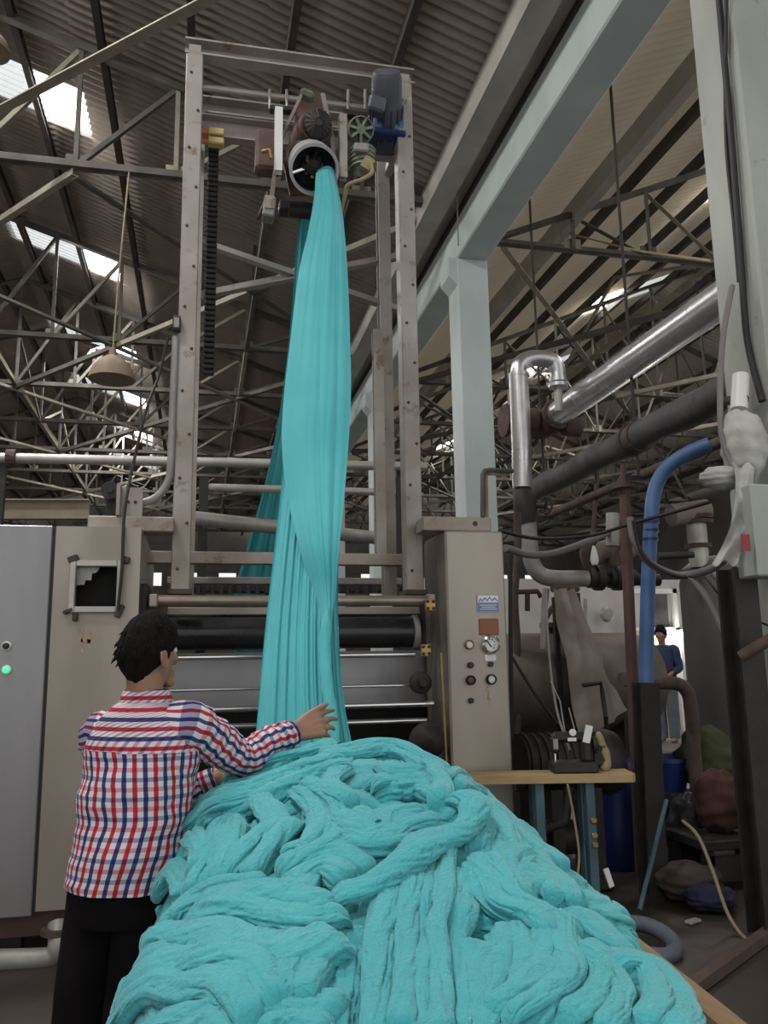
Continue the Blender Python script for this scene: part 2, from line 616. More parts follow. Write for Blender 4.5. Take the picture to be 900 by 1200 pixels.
def vnoise(x, y, seed=0):
    """smooth value noise in 0..1"""
    xi, yi = np.floor(x).astype(np.int64), np.floor(y).astype(np.int64)
    fx, fy = x - xi, y - yi
    fx = fx * fx * fx * (fx * (fx * 6 - 15) + 10)
    fy = fy * fy * fy * (fy * (fy * 6 - 15) + 10)

    def h(a, b):
        n = (a * 374761393 + b * 668265263 + seed * 982451653) & 0xFFFFFFFF
        n = ((n ^ (n >> 13)) * 1274126177) & 0xFFFFFFFF
        return ((n ^ (n >> 16)) & 0xFFFF) / 65535.0
    a, b, c, d = h(xi, yi), h(xi + 1, yi), h(xi, yi + 1), h(xi + 1, yi + 1)
    return (a * (1 - fx) + b * fx) * (1 - fy) + (c * (1 - fx) + d * fx) * fy


def fbm(x, y, seed=0, octv=4):
    r, a, t = 0, 1.0, 0
    for k in range(octv):
        r = r + a * vnoise(x * 2 ** k + 17.3 * k, y * 2 ** k - 9.1 * k, seed + k)
        t += a
        a *= 0.5
    return r / t


def smoothpath(pts, n=8):
    """Catmull-Rom through pts"""
    P = [np.array(p, float) for p in pts]
    P = [2 * P[0] - P[1]] + P + [2 * P[-1] - P[-2]]
    out = []
    for i in range(1, len(P) - 2):
        for k in range(n):
            t = k / n
            out.append(0.5 * (2 * P[i] + (P[i + 1] - P[i - 1]) * t + (2 * P[i - 1] - 5 * P[i] + 4 * P[i + 1] - P[i + 2]) * t * t
                              + (3 * P[i] - P[i - 1] - 3 * P[i + 1] + P[i + 2]) * t ** 3))
    out.append(P[-2])
    return out


def copy_tree(o, parent=None):
    c = o.copy()
    COL.objects.link(c)
    if parent is not None:
        c.parent = parent
    for ch in list(o.children):
        copy_tree(ch, c)
    return c


def axis_matrix(loc, z, x=None):
    z = Vector([float(k) for k in z]).normalized()
    x = Vector(x) if x is not None else z.orthogonal()
    x = (x - z * x.dot(z)).normalized()
    y = z.cross(x)
    m = Matrix((x, y, z)).transposed().to_4x4()
    m.translation = Vector([float(k) for k in loc])
    return m

# ------------------------------------------------------------------ the setting
RIDGE_A, RIDGE_B = -4.2, 11.3
SLOPES = [  # name, eave X, eave z, ridge X, ridge z, material
    ('ceiling', 3.2, 7.95, RIDGE_A, 10.6, M_roof),
    ('ceiling', -11.6, 7.95, RIDGE_A, 10.6, M_roof),
    ('ceiling', 3.95, 7.80, RIDGE_B, 10.75, M_roof_clear),
    ('ceiling', 18.65, 7.80, RIDGE_B, 10.75, M_roof_pale)]
Y0, Y1 = -3.15, 44.1
SHEET_W = 1.05
LIT = {0, 5, 10, 14, 18, 23, 28, -5, -10}        # sheets counted from Y = 11.55 that are translucent

o = MB().box((3.5, 20, -0.1), (31, 48, 0.2)).build('floor', M_concrete)
tag(o, kind='structure')
o = MB().box((3.5, 44.3, 2.65), (31, .25, 5.7)).box((3.5, 44.3, 8.6), (31, .25, 4.8)).build('wall_back', M_wall_dark)
tag(o, kind='structure')
for k, x in enumerate(np.arange(-11, 18.5, 1.9)):
    MB().box((float(x), 44.3, 5.85), (1.0, .2, .72)).build('opening_pier', M_wall_dark, o)
for nm, x in (('wall_left', -11.9), ('wall_right', 18.95)):      # unseen low openings in both sides, added to light the girder from below
    w = MB().box((x, 20, .6), (.25, 48, 1.2)).box((x, 20, 6.4), (.25, 48, 4.2)).build(nm, M_wall_dark)
    tag(w, kind='structure')
    for y in np.arange(-3.5, 44.5, 3.0):
        MB().box((x, float(y), 2.75), (.25, .5, 3.1)).build('opening_pier', M_wall_dark, w)


def sheet_mesh(L, name, mat):
    n, per = 7, 8
    mb = MB()
    V, F = [], []
    for k in range(n * per + 1):
        y = SHEET_W * k / (n * per)
        z = 0.026 * math.cos(2 * PI * k / per)
        V += [(0, y, z), (L, y, z), (0, y, z - .008), (L, y, z - .008)]
    for k in range(n * per):
        a = 4 * k
        F += [(a, a + 1, a + 5, a + 4), (a + 2, a + 6, a + 7, a + 3)]
    me = bpy.data.meshes.new(name)
    me.from_pydata(V, [], F)
    me.polygons.foreach_set('use_smooth', [True] * len(F))
    me.materials.append(mat)
    return me


for si, (nm, xe, ze, xr, zr, mt) in enumerate(SLOPES):
    root = thing(nm, None, None, (xe, Y0, ze), kind='structure')
    L = math.hypot(xr - xe, zr - ze)
    rows = 3
    ang = math.atan2(zr - ze, abs(xr - xe))
    sgn = 1 if xr > xe else -1
    me = sheet_mesh(L / rows + .12, 'roof_sheet', mt)
    ml = sheet_mesh(L / rows + .12, 'roof_light_sheet', M_skylight)
    k0 = int(math.floor((Y0 - 11.55) / SHEET_W))
    rngs = random.Random(si)
    for k in range(k0, int((Y1 - 11.55) / SHEET_W)):
        for r in range(rows):
            lit = (k in LIT) and r == rows - 1 and si in (0, 2)
            s = bpy.data.objects.new('roof_light_sheet' if lit else 'roof_sheet', ml if lit else me)
            COL.objects.link(s)
            s.parent = root
            d = r / rows * L
            lift = 0.018 * r + rngs.uniform(0, .012)
            y = 11.55 + k * SHEET_W - Y0
            if sgn < 0:
                s.rotation_euler = (0, ang, PI)
                s.rotation_euler = Matrix(((-math.cos(ang), 0, math.sin(ang)), (0, -1, 0), (math.sin(ang), 0, math.cos(ang)))).to_euler()
                y += SHEET_W
            else:
                s.rotation_euler = (0, -ang, 0)
            s.location = (sgn * d * math.cos(ang), y, d * math.sin(ang) + lift)

# purlins
ORD = ['first', 'second', 'third', 'fourth', 'fifth', 'sixth', 'seventh', 'eighth', 'ninth', 'tenth', 'eleventh', 'twelfth']
PNAMES = ['up from the grey gutter under the brown roof above the tower', 'down from the ridge on the far left roof slope',
          'up from the pale blue girder under the pale roof sheets', 'down from the far ridge of the pale roof']
for si, (nm, xe, ze, xr, zr, mt) in enumerate(SLOPES):
    for k in range(1, 7):
        t = k / 6.4
        x, z = xe + (xr - xe) * t, ze + (zr - ze) * t - .13
        n = ORD[k - 1] if si in (0, 2) else ORD[6 - k]
        if si == 2 and k == 1:
            b = MB().bar((5.25, -3, 7.95), (5.25, 44, 7.95), .16, .30, prof='C').build('purlin', M_girder)
            tag(b, 'deep grey channel purlin running beside the pale blue girder under pale sheets', 'purlin', 'roof purlins')
            continue
        b = MB().bar((x, -3, z), (x, 44, z), .09, .16, prof='C').build('purlin', M_purlin)
        tag(b, n + ' dark steel purlin ' + PNAMES[si], 'purlin', group='roof purlins')


# trusses
def truss(y, xe1, ze, xr, zr, xe2, label, group):
    t = thing('roof_truss', label, 'truss', ((xe1 + xe2) / 2, y, ze - .1), group)
    zb = ze - .14
    MB().bar((xe1, y, zb), (xe2, y, zb), .13, .09, prof='L').bar((xe1, y + .03, zb), (xe2, y + .03, zb), .02, .12).build('bottom_chord', M_truss, t)
    for xe in (xe1, xe2):
        MB().bar((xe, y, ze - .1), (xr, y, zr - .22), .12, .10, prof='L').build('top_chord', M_truss, t)
    n = 6
    tops = {}
    for sd, xe in ((0, xe1), (1, xe2)):
        for k in range(1, n):
            q = k / n
            x = xe + (xr - xe) * q
            zt = ze - .1 + (zr - .12 - ze) * q
            MB().bar((x, y, zb), (x, y, zt), .06, .06, prof='L').build('vertical', M_truss if k % 3 else M_truss_lit, t)
            MB().box((x, y + .02, zb + .06), (.26, .015, .2)).build('gusset', M_truss_lit if k % 2 else M_truss, t)
            xn = xe + (xr - xe) * (k + 1) / n
            MB().bar((x, y + .02, zt), (xn, y + .02, zb), .07, .06, prof='L').build('diagonal', M_truss if (k + sd) % 2 else M_truss_lit, t)
    MB().bar((xr, y, zb), (xr, y, zr - .22), .06, .06, prof='L').build('vertical', M_truss, t)
    return t


TRUSS_Y = (10.3, 16.3, 19.3, 22.3, 25.3, 28.3, 31.3, 34.3, 40.3)
for i, y in enumerate(TRUSS_Y):
    truss(y, 3.3, 7.98, RIDGE_A, 10.6, -11.7, ORD[i] + ' dusty steel roof truss back from the tower, over the hall', 'roof trusses over the machine hall')
    truss(y, 3.95, 7.5, RIDGE_B, 10.75, 18.7, ORD[i] + ' steel roof truss back above the pipes right of the columns', 'roof trusses over the pipe bay')

o = MB().bar((-3.45, 10.15, 7.77), (0.95, 6.15, 7.77), .12, .12, prof='L').build('roof_brace', M_truss_lit)
tag(o, 'steel brace coloured as if lit, slanting across the top left corner of the roof', 'brace')
rb = random.Random(3)
for i, y in enumerate((10.3, 16.3, 22.3, 28.3, 34.3)):
    for side, cells, zb in ((0, ((3.2, -1.7), (-1.7, -6.7), (-6.7, -11.5)), 7.74), (1, ((4.1, 9), (9, 14), (14, 18.5)), 7.3)):
        t = thing('roof_bracing', ORD[i] + (' set of crossed roof braces back from the tower, between trusses' if not side else
                  ' set of crossed braces back above the pipes, between trusses'), 'bracing', (cells[1][0], y + 3, zb),
                  'crossed wind bracing under the roof')
        for (xa, xb) in cells:
            MB().bar((xa, y, zb), (xb, y + 6, zb), .09, .09, prof='L').build('brace', M_truss_lit if rb.random() < .5 else M_truss, t)
            MB().bar((xb, y, zb - .04), (xa, y + 6, zb - .04), .09, .09, prof='L').build('brace', M_truss_lit if rb.random() < .5 else M_truss, t)
        for k, x in enumerate((-9.2, -4.2, 0.8) if not side else (7.5, 11.3)):        # lengthwise ties with raking struts
            z = zb + .06
            m = M_truss_lit if (k + i) % 3 == 0 else M_truss
            MB().bar((x, y, z), (x, y + 6, z), .08, .08, prof='L').build('tie', m, t)
            MB().bar((x, y, z), (x, y + 3, z + 1.2), .05, .05).build('strut', m, t)
            MB().bar((x, y + 6, z), (x, y + 3, z + 1.2), .05, .05).build('strut', m, t)

# pale blue girder, gutter and columns
o = MB().box((3.625, 20.5, 7.33), (.45, 47.5, .56), bev=.02).build('beam_girder', M_paleblue)
tag(o, kind='structure', label='long pale blue concrete girder running over the columns')
o = MB().bar((3.06, -3, 7.80), (3.06, 44, 7.80), .30, .36).bar((3.32, -3, 7.80), (3.32, 44, 7.80), .26, .06).build('beam_gutter', M_girder)
tag(o, kind='structure', label='long grey steel valley gutter beside the girder')
for i, y in enumerate((4.25, 10.3, 16.3, 22.3, 28.3, 34.3)):
    m = MB().box((3.625, y + .225, 3.525), (.45, .45, 7.05), bev=.015)
    if i:
        P = [(3.39, y, 7.05), (3.39, y, 6.72), (3.22, y, 7.05)]
        m.prism([(3.42, y + .02, 7.06), (3.42, y + .02, 6.62), (3.28, y + .02, 6.78), (3.28, y + .02, 7.06)], (0, .41, 0))
    o = m.build('column', M_paleblue_worn if i == 0 else M_paleblue)
    tag(o, ['worn pale column in the right foreground with cables down its face', 'pale blue square column standing behind the control column',
            'pale blue column behind the hanging cloth'][i] if i < 3 else 'distant pale blue column in the column row', kind='structure')

o = MB().box((3.62, 20.5, 7.74), (.40, 47, .28)).build('beam_gap_filler', M_purlin)  # added filler that blocks the sky showing between gutter and girder
tag(o, kind='structure', label='dark filler strip added against the sky gap on top of the pale blue girder')
# partition and store at the back right
o = MB().box((6.6, 13.9, 1.45), (6.2, .15, 2.9)).build('wall_store', M_wall)
tag(o, kind='structure', label='grimy white wall behind the pipes on the right')
MB().box((6.6, 13.80, 1.05), (6.1, .04, .05)).build('wall_ledge', M_pipe_grey, o)
dr = thing('door_1', None, None, at(765, 880, 13.75), kind='structure')
_a, _b = at(748, 870, 13.7), at(792, 690, 13.7)
_x0, _x1, _z0, _z1 = _a[0], _b[0], 0.2, _b[2]
for (x0, x1, z0, z1) in ((_x0, _x0 + .08, _z0, _z1), (_x1 - .08, _x1, _z0, _z1), (_x0, _x1, _z1 - .08, _z1), (_x0, _x1, _z1 - .75, _z1 - .70)):
    MB().box(((x0 + x1) / 2, 13.72, (z0 + z1) / 2), (x1 - x0, .08, z1 - z0)).build('door_frame', M_white, dr)
MB().box(((_x0 + _x1) / 2 + .12, 13.78, _z1 - .40), (.42, .03, .6)).build('door_panel', M_pipe_dark, dr)
MB().box(((_x0 + _x1) / 2, 13.79, (_z0 + _z1) / 2 - .35), (_x1 - _x0 - .1, .02, _z1 - _z0 - .8)).build('door_leaf', M_plank, dr)
lt = thing('tube_light', 'lit fluorescent tube light above the distant person', 'light', at(783, 745, 13.7))
_p = at(783, 744, 13.7)
MB().tube([_p + np.array((-.35, 0, 0)), _p + np.array((.45, 0, 0))], .04, 10).build('tube', M_lamp, lt, smooth=True)
MB().box(_p + np.array((.05, .06, .07)), (1.0, .12, .06)).build('fitting', M_white, lt)
l = bpy.data.lights.new('tube_light_lamp', 'POINT')
l.energy, l.color, l.shadow_soft_size = 28, (1.0, .97, .9), .2
lo = bpy.data.objects.new('tube_light_lamp', l)
lo.location = (_p + np.array((0.05, -.15, -.12))).tolist()
COL.objects.link(lo)
# plinth under the distant person
o = MB().box((6.7, 11.4, .14), (2.6, 2.4, .28), bev=.02).build('trim_plinth', M_wall_dark)
tag(o, kind='structure', label='low raised plinth the distant person stands on')

# hanging lamps
def pendant(p, ztop, r, label):
    t = thing('pendant_lamp', label, 'lamp', p)
    h = r * 1.15
    prof = [(r, 0), (r * .97, h * .22), (r * .84, h * .48), (r * .62, h * .72), (r * .34, h * .9), (r * .16, h * .98), (.05, h * 1.12), (.03, h * 1.3)]
    M = Matrix.Translation(Vector([float(k) for k in p]))
    MB().lathe(prof, 28, M).build('shade', M_shade, t, smooth=True)
    inn = [(q[0] * .96, q[1] + .002) for q in prof[:-3]] + [(0.0, h * .93)]
    MB().lathe(inn, 28, M).build('reflector', M_shade_in, t, smooth=True)
    MB().lathe([(.0, h * .2), (.035, h * .22), (.04, h * .5), (.03, h * .9)], 12, M).build('bulb', M_white, t, smooth=True)
    MB().tube([(p[0], p[1], p[2] + h * 1.25), (p[0] + .03, p[1], p[2] + (ztop - p[2]) * .5), (p[0] + .1, p[1], ztop)], .012, 6).build('cord', M_cable_tan, t)
    return t


_p = at(131, 445, 10.25)
pendant(_p, 7.8, 26.5 * mpp(_p), 'dusty dome pendant lamp hanging left of the tower')
_p = at(-14, 60, 6.6)
pendant(_p, 9.7, 24 * mpp(_p), 'pendant lamp cut off by the top left corner of the picture')

# ------------------------------------------------------------------ left cabinet
YF = 4.9                        # front plane of the machine
def wbox(x0, x1, y0, y1, z0, z1, bev=0.0, mb=None):
    return (mb or MB()).box(((x0 + x1) / 2, (y0 + y1) / 2, (z0 + z1) / 2), (abs(x1 - x0), abs(y1 - y0), abs(z1 - z0)), bev=bev)


zt = at(100, 617, YF)[2]
zb = at(100, 1064, YF)[2]
xr_ = at(165, 640, YF)[0]
xs_ = at(52, 840, YF)[0]        # seam between the two doors
cab = thing('steel_cabinet', 'tall stainless steel machine cabinet with broken window behind the man', 'cabinet', ((xr_ - 1.0), YF + .6, 0))
wa, wb = at(90, 664, YF), at(136, 711, YF)      # window opening
wx0, wx1, wz0, wz1 = wa[0], wb[0], wb[2], wa[2]
m = MB()
wbox(-2.6, xr_, YF + .03, YF + 1.5, zb, zt - .02, 0, m) if False else None
for (x0, x1, z0, z1) in ((xs_ + .008, wx0, zb, zt), (wx1, xr_, zb, zt), (wx0, wx1, zb, wz0), (wx0, wx1, wz1, zt)):
    wbox(x0, x1, YF, YF + .03, z0, z1, 0, m)
o = m.build('door_panel', M_stainless_dull, cab)
o['label'] = 'dull steel panel with rusty weld marks'
wbox(-1.7, xs_ - .008, YF - .012, YF + .03, zb - .02, zt, .006).build('door_panel', M_stainless, cab)
wbox(-2.6, -1.716, YF - .012, YF + .03, zb, zt, .006).build('door_panel', M_stainless, cab)
wbox(xs_ - .012, xs_ + .012, YF + .006, YF + .03, zb, zt).build('seam', M_black, cab)
wbox(xr_ - .03, xr_, YF + .03, YF + 1.4, zb, zt).build('side_panel', M_stainless_dull, cab)
m = MB()
wbox(-2.6, xr_ - .03, YF + .03, YF + 1.4, zt - .03, zt, 0, m)
wbox(-2.6, xr_ - .03, YF + 1.38, YF + 1.4, zb, zt - .03, 0, m)
wbox(-2.6, xr_ - .03, YF + .03, YF + 1.4, zb, zb + .03, 0, m)
m.build('casing', M_stainless_dull, cab)
wbox(wx0 - .05, wx1 + .05, YF + .10, YF + .13, wz0 - .05, wz1 + .05).build('dark_recess', M_void, cab)  # black sheet standing for the unlit inside of the cabinet
f = MB()
fo = 7 * mpp(wa)
for (x0, x1, z0, z1) in ((wx0 - fo, wx0, wz0 - fo, wz1 + fo), (wx1, wx1 + fo, wz0 - fo, wz1 + fo), (wx0, wx1, wz1, wz1 + fo), (wx0, wx1, wz0 - fo, wz0)):
    wbox(x0, x1, YF - .03, YF + .0, z0, z1, .004, f)
wf = f.build('window_frame', M_pipe_pale, cab)
# what is left of the glass, in the top left corner of the opening
q = [at(*p, YF + .02) for p in ((90, 664), (118, 664), (113, 671), (108, 672), (107, 680), (100, 680), (99, 685), (90, 686))]
g = MB().prism(q, (0, .005, 0)).build('broken_pane', M_pipe_grey, wf)
for (px, py, w, h) in ((86, 655, 12, 8), (147, 656, 10, 8), (80, 716, 12, 5), (140, 716, 7, 16), (88, 723, 6, 10)):
    p = at(px, py, YF - .018)
    MB().box(p, (w * mpp(p), .03, h * mpp(p)), (0, .4 * math.sin(px), 0), bev=.006).build('weld_lump', M_rust if px != 140 else M_pipe_dark, wf)
for k, (px, py, mt, lb) in enumerate(((8, 757, M_black, 'black push button'), (8, 785, M_greenlamp, 'green lit push button'))):
    p = at(px, py, YF - .012)
    r = 4.2 * mpp(p)
    MB().lathe([(r * 1.3, 0), (r * 1.3, .012), (r, .016)], 16, axis_matrix(p, (0, -1, 0))).build('button_bezel', M_white, cab, smooth=True)
    o = MB().lathe([(r * .9, .0), (r * .9, .03), (r * .6, .036), (0, .036)], 16, axis_matrix(p, (0, -1, 0))).build('button', mt, cab, smooth=True)
    o['label'] = lb
for (pts, w) in ((((96, 735), (95, 748), (97, 766)), 3.2), (((105, 740), (104, 752), (106, 760)), 4), (((95, 750), (106, 752)), 4.5)):
    m = MB()
    P = [at(*p, YF - .001) for p in pts]
    for a, b in zip(P[:-1], P[1:]):
        m.bar(a, b, .004, w * mpp(a), up=(1, 0, 0) if len(pts) == 3 else (0, 0, 1))
    m.build('rust_streak', material('rust_stain', (0.34, 0.24, 0.15), (0.42, 0.33, 0.24), .8, 0, 30) if 'rust_stain' not in MATS else MATS['rust_stain'], cab)
# base frame, pipe at the foot
m = MB()
wbox(-2.6, xr_, YF + .08, YF + .2, zb - .14, zb, 0, m)
m.build('base_rail', M_rustred, cab)
for px in (14, 118):
    p = at(px, 1090, YF + .12)
    MB().box((p[0], YF + .16, (zb - .1) / 2), (.10, .1, zb - .1)).build('leg', M_dark, cab)
for xx in (-2.4, xr_ - .12):
    MB().box((xx, YF + 1.25, zb / 2), (.1, .1, zb)).build('leg', M_dark, cab)
pp = thing('drain_pipe', 'pale rusty drain pipe along the floor under the steel cabinet', 'pipe', at(60, 1122, YF - .05))
P = [at(-60, 1126, YF - .05), at(40, 1124, YF - .05), at(62, 1120, YF - .05), at(68, 1108, YF - .05), at(68, 1082, YF + .02)]
MB().tube(smoothpath(P, 5), .052, 14).build('run', M_pipe_grey, pp, smooth=True)
p = at(68, 1090, YF)
MB().lathe([(.085, -.015), (.085, .015)], 16, Matrix.Translation(Vector(p))).build('flange', M_rust, pp)

# what stands on the cabinet
b0, b1 = at(105, 615, YF + .25), at(201, 600, YF + .25)
o = wbox(b0[0], b1[0] + .02, YF + .15, YF + .33, zt, zt + 18 * mpp(b0), .008).build('box_beam', M_steel_post)
tag(o, 'short pale box beam lying on top of the steel cabinet', 'beam')
b0 = at(153, 598, YF + .25)
zz = zt + 18 * mpp(b0)
o = thing('bracket_plate', 'pale upright angle bracket with bolt holes on the cabinet beam', 'bracket', (b0[0], YF + .2, zz))
h = 35 * mpp(b0)
wbox(b0[0] - 12 * mpp(b0), b0[0] + 14 * mpp(b0), YF + .19, YF + .21, zz, zz + h).build('plate', M_steel_post, o)
wbox(b0[0] - 14 * mpp(b0), b0[0] - 10 * mpp(b0), YF + .12, YF + .21, zz, zz + h).build('flange', M_steel_post, o)
for dx in (-2, 6):
    p = (b0[0] + dx * mpp(b0), YF + .19, zz + h * .5)
    MB().lathe([(.010, 0), (.010, .006), (0, .006)], 8, axis_matrix(p, (0, -1, 0))).build('bolt', M_dark, o)
p = at(129, 574, YF + .5)
o = thing('end_cap_roller', 'black round roller end beside the angle bracket on the cabinet', 'roller', (p[0], p[1], zt))
MB().lathe([(10.5 * mpp(p), 0), (10.5 * mpp(p), .3)], 22, axis_matrix(p, (0, 1, 0))).lathe([(4 * mpp(p), -.02), (4 * mpp(p), .01)], 14, axis_matrix(p, (0, 1, 0))).build('drum', M_dark, o, smooth=True)
wbox(p[0] - .03, p[0] + .03, p[1] + .1, p[1] + .2, zt, p[2]).build('support', M_dark, o)
# tan beam and long pipe behind the cabinet
_a, _b = at(-40, 597, 8.6), at(104, 597, 8.6)
o = thing('tan_channel_beam', 'wide tan channel beam on posts behind the steel cabinet', 'beam', (_a[0] / 2 + _b[0] / 2, 8.6, 0))
MB().bar(_a, _b, .1, 24 * mpp(_a), prof='C').build('channel', material('tan_paint', (.33, .28, .21), (.27, .23, .17), .7), o)
for xx in (_a[0] + .1, _b[0] - .1):
    MB().box((xx, 8.66, _a[2] / 2 - .05), (.1, .1, _a[2] - .1)).build('post', M_dark, o)
o = thing('long_overhead_pipe', 'long pale pipe crossing level behind the tower at cloth height', 'pipe', (0, 8, 0))
_a, _b = at(-30, 536, 8.0), at(500, 547, 8.0)
MB().tube([_a, _b], 6.0 * mpp(_a), 14).build('tube', M_pipe_pale, o, smooth=True)
p = at(12, 537, 8.0)
MB().tube([p + np.array((-.03, 0, 0)), p + np.array((.05, 0, 0))], .085, 14).build('collar', M_rust, o)
for px in (0, 470):
    p = at(px, 537, 8.05)
    MB().box((p[0], 8.14, p[2] / 2), (.08, .08, p[2])).build('stand', M_dark, o)

# ------------------------------------------------------------------ control column on the right
cx0, cx1 = at(526, 780, YF)[0], at(596, 780, YF)[0]
cz = at(560, 622, YF)[2]
cc = thing('control_column', 'tall stained steel control column with gauge and buttons', 'control panel', ((cx0 + cx1) / 2, YF + .25, 0))
o = MB()
wbox(cx0, cx1, YF, YF + .5, 0.0, cz, .012, o)
o.build('casing', M_stainless_dull, cc)
wbox(at(500, 650, YF + .5)[0], cx0 - .001, YF + .42, YF + .5, 0.05, cz - .02).build('side_flange', M_stainless_dull, cc)
p0, p1 = at(497, 616, YF), at(577, 616, YF)
wbox(p0[0], p1[0], YF + .02, YF + .2, cz, cz + 17 * mpp(p0), .006).build('cap_bar', M_steel_post, cc)
p = at(558, 613, YF)
MB().lathe([(.016, 0), (.014, .008), (0, .008)], 12, axis_matrix(p + np.array((0, .02, 0)), (0, -1, 0))).build('bolt', M_rust, cc)


def disc(px, py, rpx, mat, name, d=.012, lb=None, parent=cc, rim=None, n=24):
    p = at(px, py, YF)
    r = rpx * mpp(p)
    M = axis_matrix(p, (0, -1, 0), (1, 0, 0))
    if rim is not None:
        o = MB().lathe([(r, 0), (r, d), (r * .82, d * 1.3), (r * .7, d * .9), (r * .7, 0)], n, M).build(name, rim, parent, smooth=True)
        MB().lathe([(r * .72, .001), (r * .72, d * .8), (r * .3, d * .95), (0, d * .95)], n, M).build('lens' if name != 'gauge' else 'dial', mat, o, smooth=True)
    else:
        o = MB().lathe([(r, 0), (r, d), (r * .8, d * 1.15), (0, d * 1.15)], n, M).build(name, mat, parent, smooth=True)
    if lb:
        o['label'] = lb
    return o


p = at(571.5, 707, YF)
k = mpp(p)
pl = MB().box(p + np.array((0, -.003, 0)), (27 * k, .006, 21 * k)).build('maker_plate', M_stainless, cc)
pl['label'] = 'white and blue maker plate'
MB().box(p + np.array((0, -.007, -4.5 * k)), (25 * k, .003, 9 * k)).build('blue_band', M_blueprint, pl)
for j in range(3):
    MB().box(p + np.array((0, -.0095, (-2.2 - 2.4 * j) * k)), ((21 - 4 * (j % 2)) * k, .002, .8 * k)).build('print_line', M_white, pl)
MB().box(p + np.array((0, -.007, 5 * k)), (25 * k, .003, 8 * k)).build('white_band', M_white, pl)
zz = [(-12, 2), (-9, 6), (-7, 3.5), (-4, 7), (-1, 4), (2, 8), (5, 4), (8, 7), (12, 3), (12, 1.6), (8, 5), (5, 2.2), (2, 6), (-1, 2), (-4, 5), (-7, 1.6), (-9, 4), (-12, .8)]
MB().prism([p + np.array((a * k, -.010, b * k)) for a, b in zz], (0, .002, 0)).build('logo_line', M_blueprint, pl)
p = at(572.5, 734.5, YF)
MB().box(p + np.array((0, -.004, 0)), (24 * k, .01, 19 * k), bev=.006).build('brown_plate', M_brownlabel, cc)
g = disc(574, 755, 10.8, M_white, 'gauge', .03, 'round white pressure gauge', rim=M_chrome)
p = at(574, 755, YF - .029)
MB().bar(p + np.array((2 * k, 0, -3 * k)), p + np.array((-4 * k, 0, 5 * k)), .002, .008, up=(1, 0, 0)).build('needle', M_black, g)
for j in range(9):
    a = math.radians(-40 + j * 32.5)
    q = p + np.array((-math.cos(a) * 6.2 * k, 0, math.sin(a) * 6.2 * k))
    MB().box(q, (.005, .002, .012), (0, PI / 2 - a, 0)).build('tick', M_black, g)
p = at(574.5, 771, YF)
MB().box(p + np.array((0, -.004, 0)), (14 * k, .008, 8 * k), bev=.003).build('white_tag', M_white, cc)
disc(549.5, 755.5, 5.6, M_white, 'pilot_lamp', .02, 'lamp with a brass rim', rim=M_brass)
disc(551, 779.5, 3.6, M_black, 'push_button', .02)
disc(574.5, 778.5, 3.0, M_black, 'push_button', .02)
disc(551, 797, 5.6, M_brownred, 'selector_knob', .025, 'worn reddish knob', rim=M_dark)
disc(575, 796, 6.0, M_white, 'selector_knob', .025, 'black ringed knob with pale centre', rim=M_black)
disc(551.5, 821, 3.2, M_black, 'push_button', .02)
m = MB()
for (px, py, w, h) in ((571.5, 806, 3, 9), (572.5, 815, 2.4, 9), (574, 822, 2, 7)):
    p = at(px, py, YF - .001)
    m.box(p, (w * k, .003, h * k), (0, .25, 0))
m.build('rust_run', MATS['rust_stain'], cc)
p = at(515, 860, YF + .1)
o = MB().tube([(p[0], YF + .02, at(513, 765, YF)[2]), (p[0] + .01, YF + .0, .85), (p[0] + .015, YF, .3)], .008, 8)
o = o.build('brass_rod', M_brass)
tag(o, 'thin brass rod standing upright left of the control column', 'rod')
# small bent pipe behind the cap bar, against the pale blue column
P = [at(566, 606, YF + .3), at(566, 556, YF + .3), at(568, 552, YF + .3), at(575, 551, YF + .32), at(600, 552, YF + .6)]
o = MB().tube(P, .018, 10).build('bent_steam_pipe', M_pipe_dark, smooth=True)
tag(o, 'thin dark bent pipe rising from the control column top', 'pipe')
P = [at(571, 606, YF + .35), at(570, 556, YF + .35), at(596, 556, YF + .6)]
o = MB().tube(P, .010, 8).build('bent_brass_pipe', M_brass, smooth=True)
tag(o, 'thin yellowish pipe beside the dark bent pipe', 'pipe')

# ------------------------------------------------------------------ padding machine: rollers, frame, cloth guides
XL, XR = at(180, 740, 5.3)[0], at(512, 740, 5.3)[0]
pad = thing('padding_machine', 'dark fabric padding machine with rollers between cabinet and control column', 'machine', ((XL + XR) / 2, 5.6, 0))


def roll_x(name, pxl, pxr, py, Y, rpx, mat, parent=pad, n=20, label=None, dy=0):
    z = at((pxl + pxr) / 2, py, Y)[2]
    x0, x1 = at(pxl, py, Y)[0], at(pxr, py, Y)[0]
    r = rpx * mpp((0, Y, z))
    o = MB().tube([(x0, Y, z), (x1, Y, z)], r, n).build(name, mat, parent, smooth=True)
    if label:
        o['label'] = label
    return o


def rail_x(name, pxl, pxr, py, Y, hpx, mat, parent=pad, d=.06):
    z = at((pxl + pxr) / 2, py, Y)[2]
    x0, x1 = at(pxl, py, Y)[0], at(pxr, py, Y)[0]
    return wbox(x0, x1, Y - d / 2, Y + d / 2, z - hpx * mpp((0, Y, z)) / 2, z + hpx * mpp((0, Y, z)) / 2, .004).build(name, mat, parent)


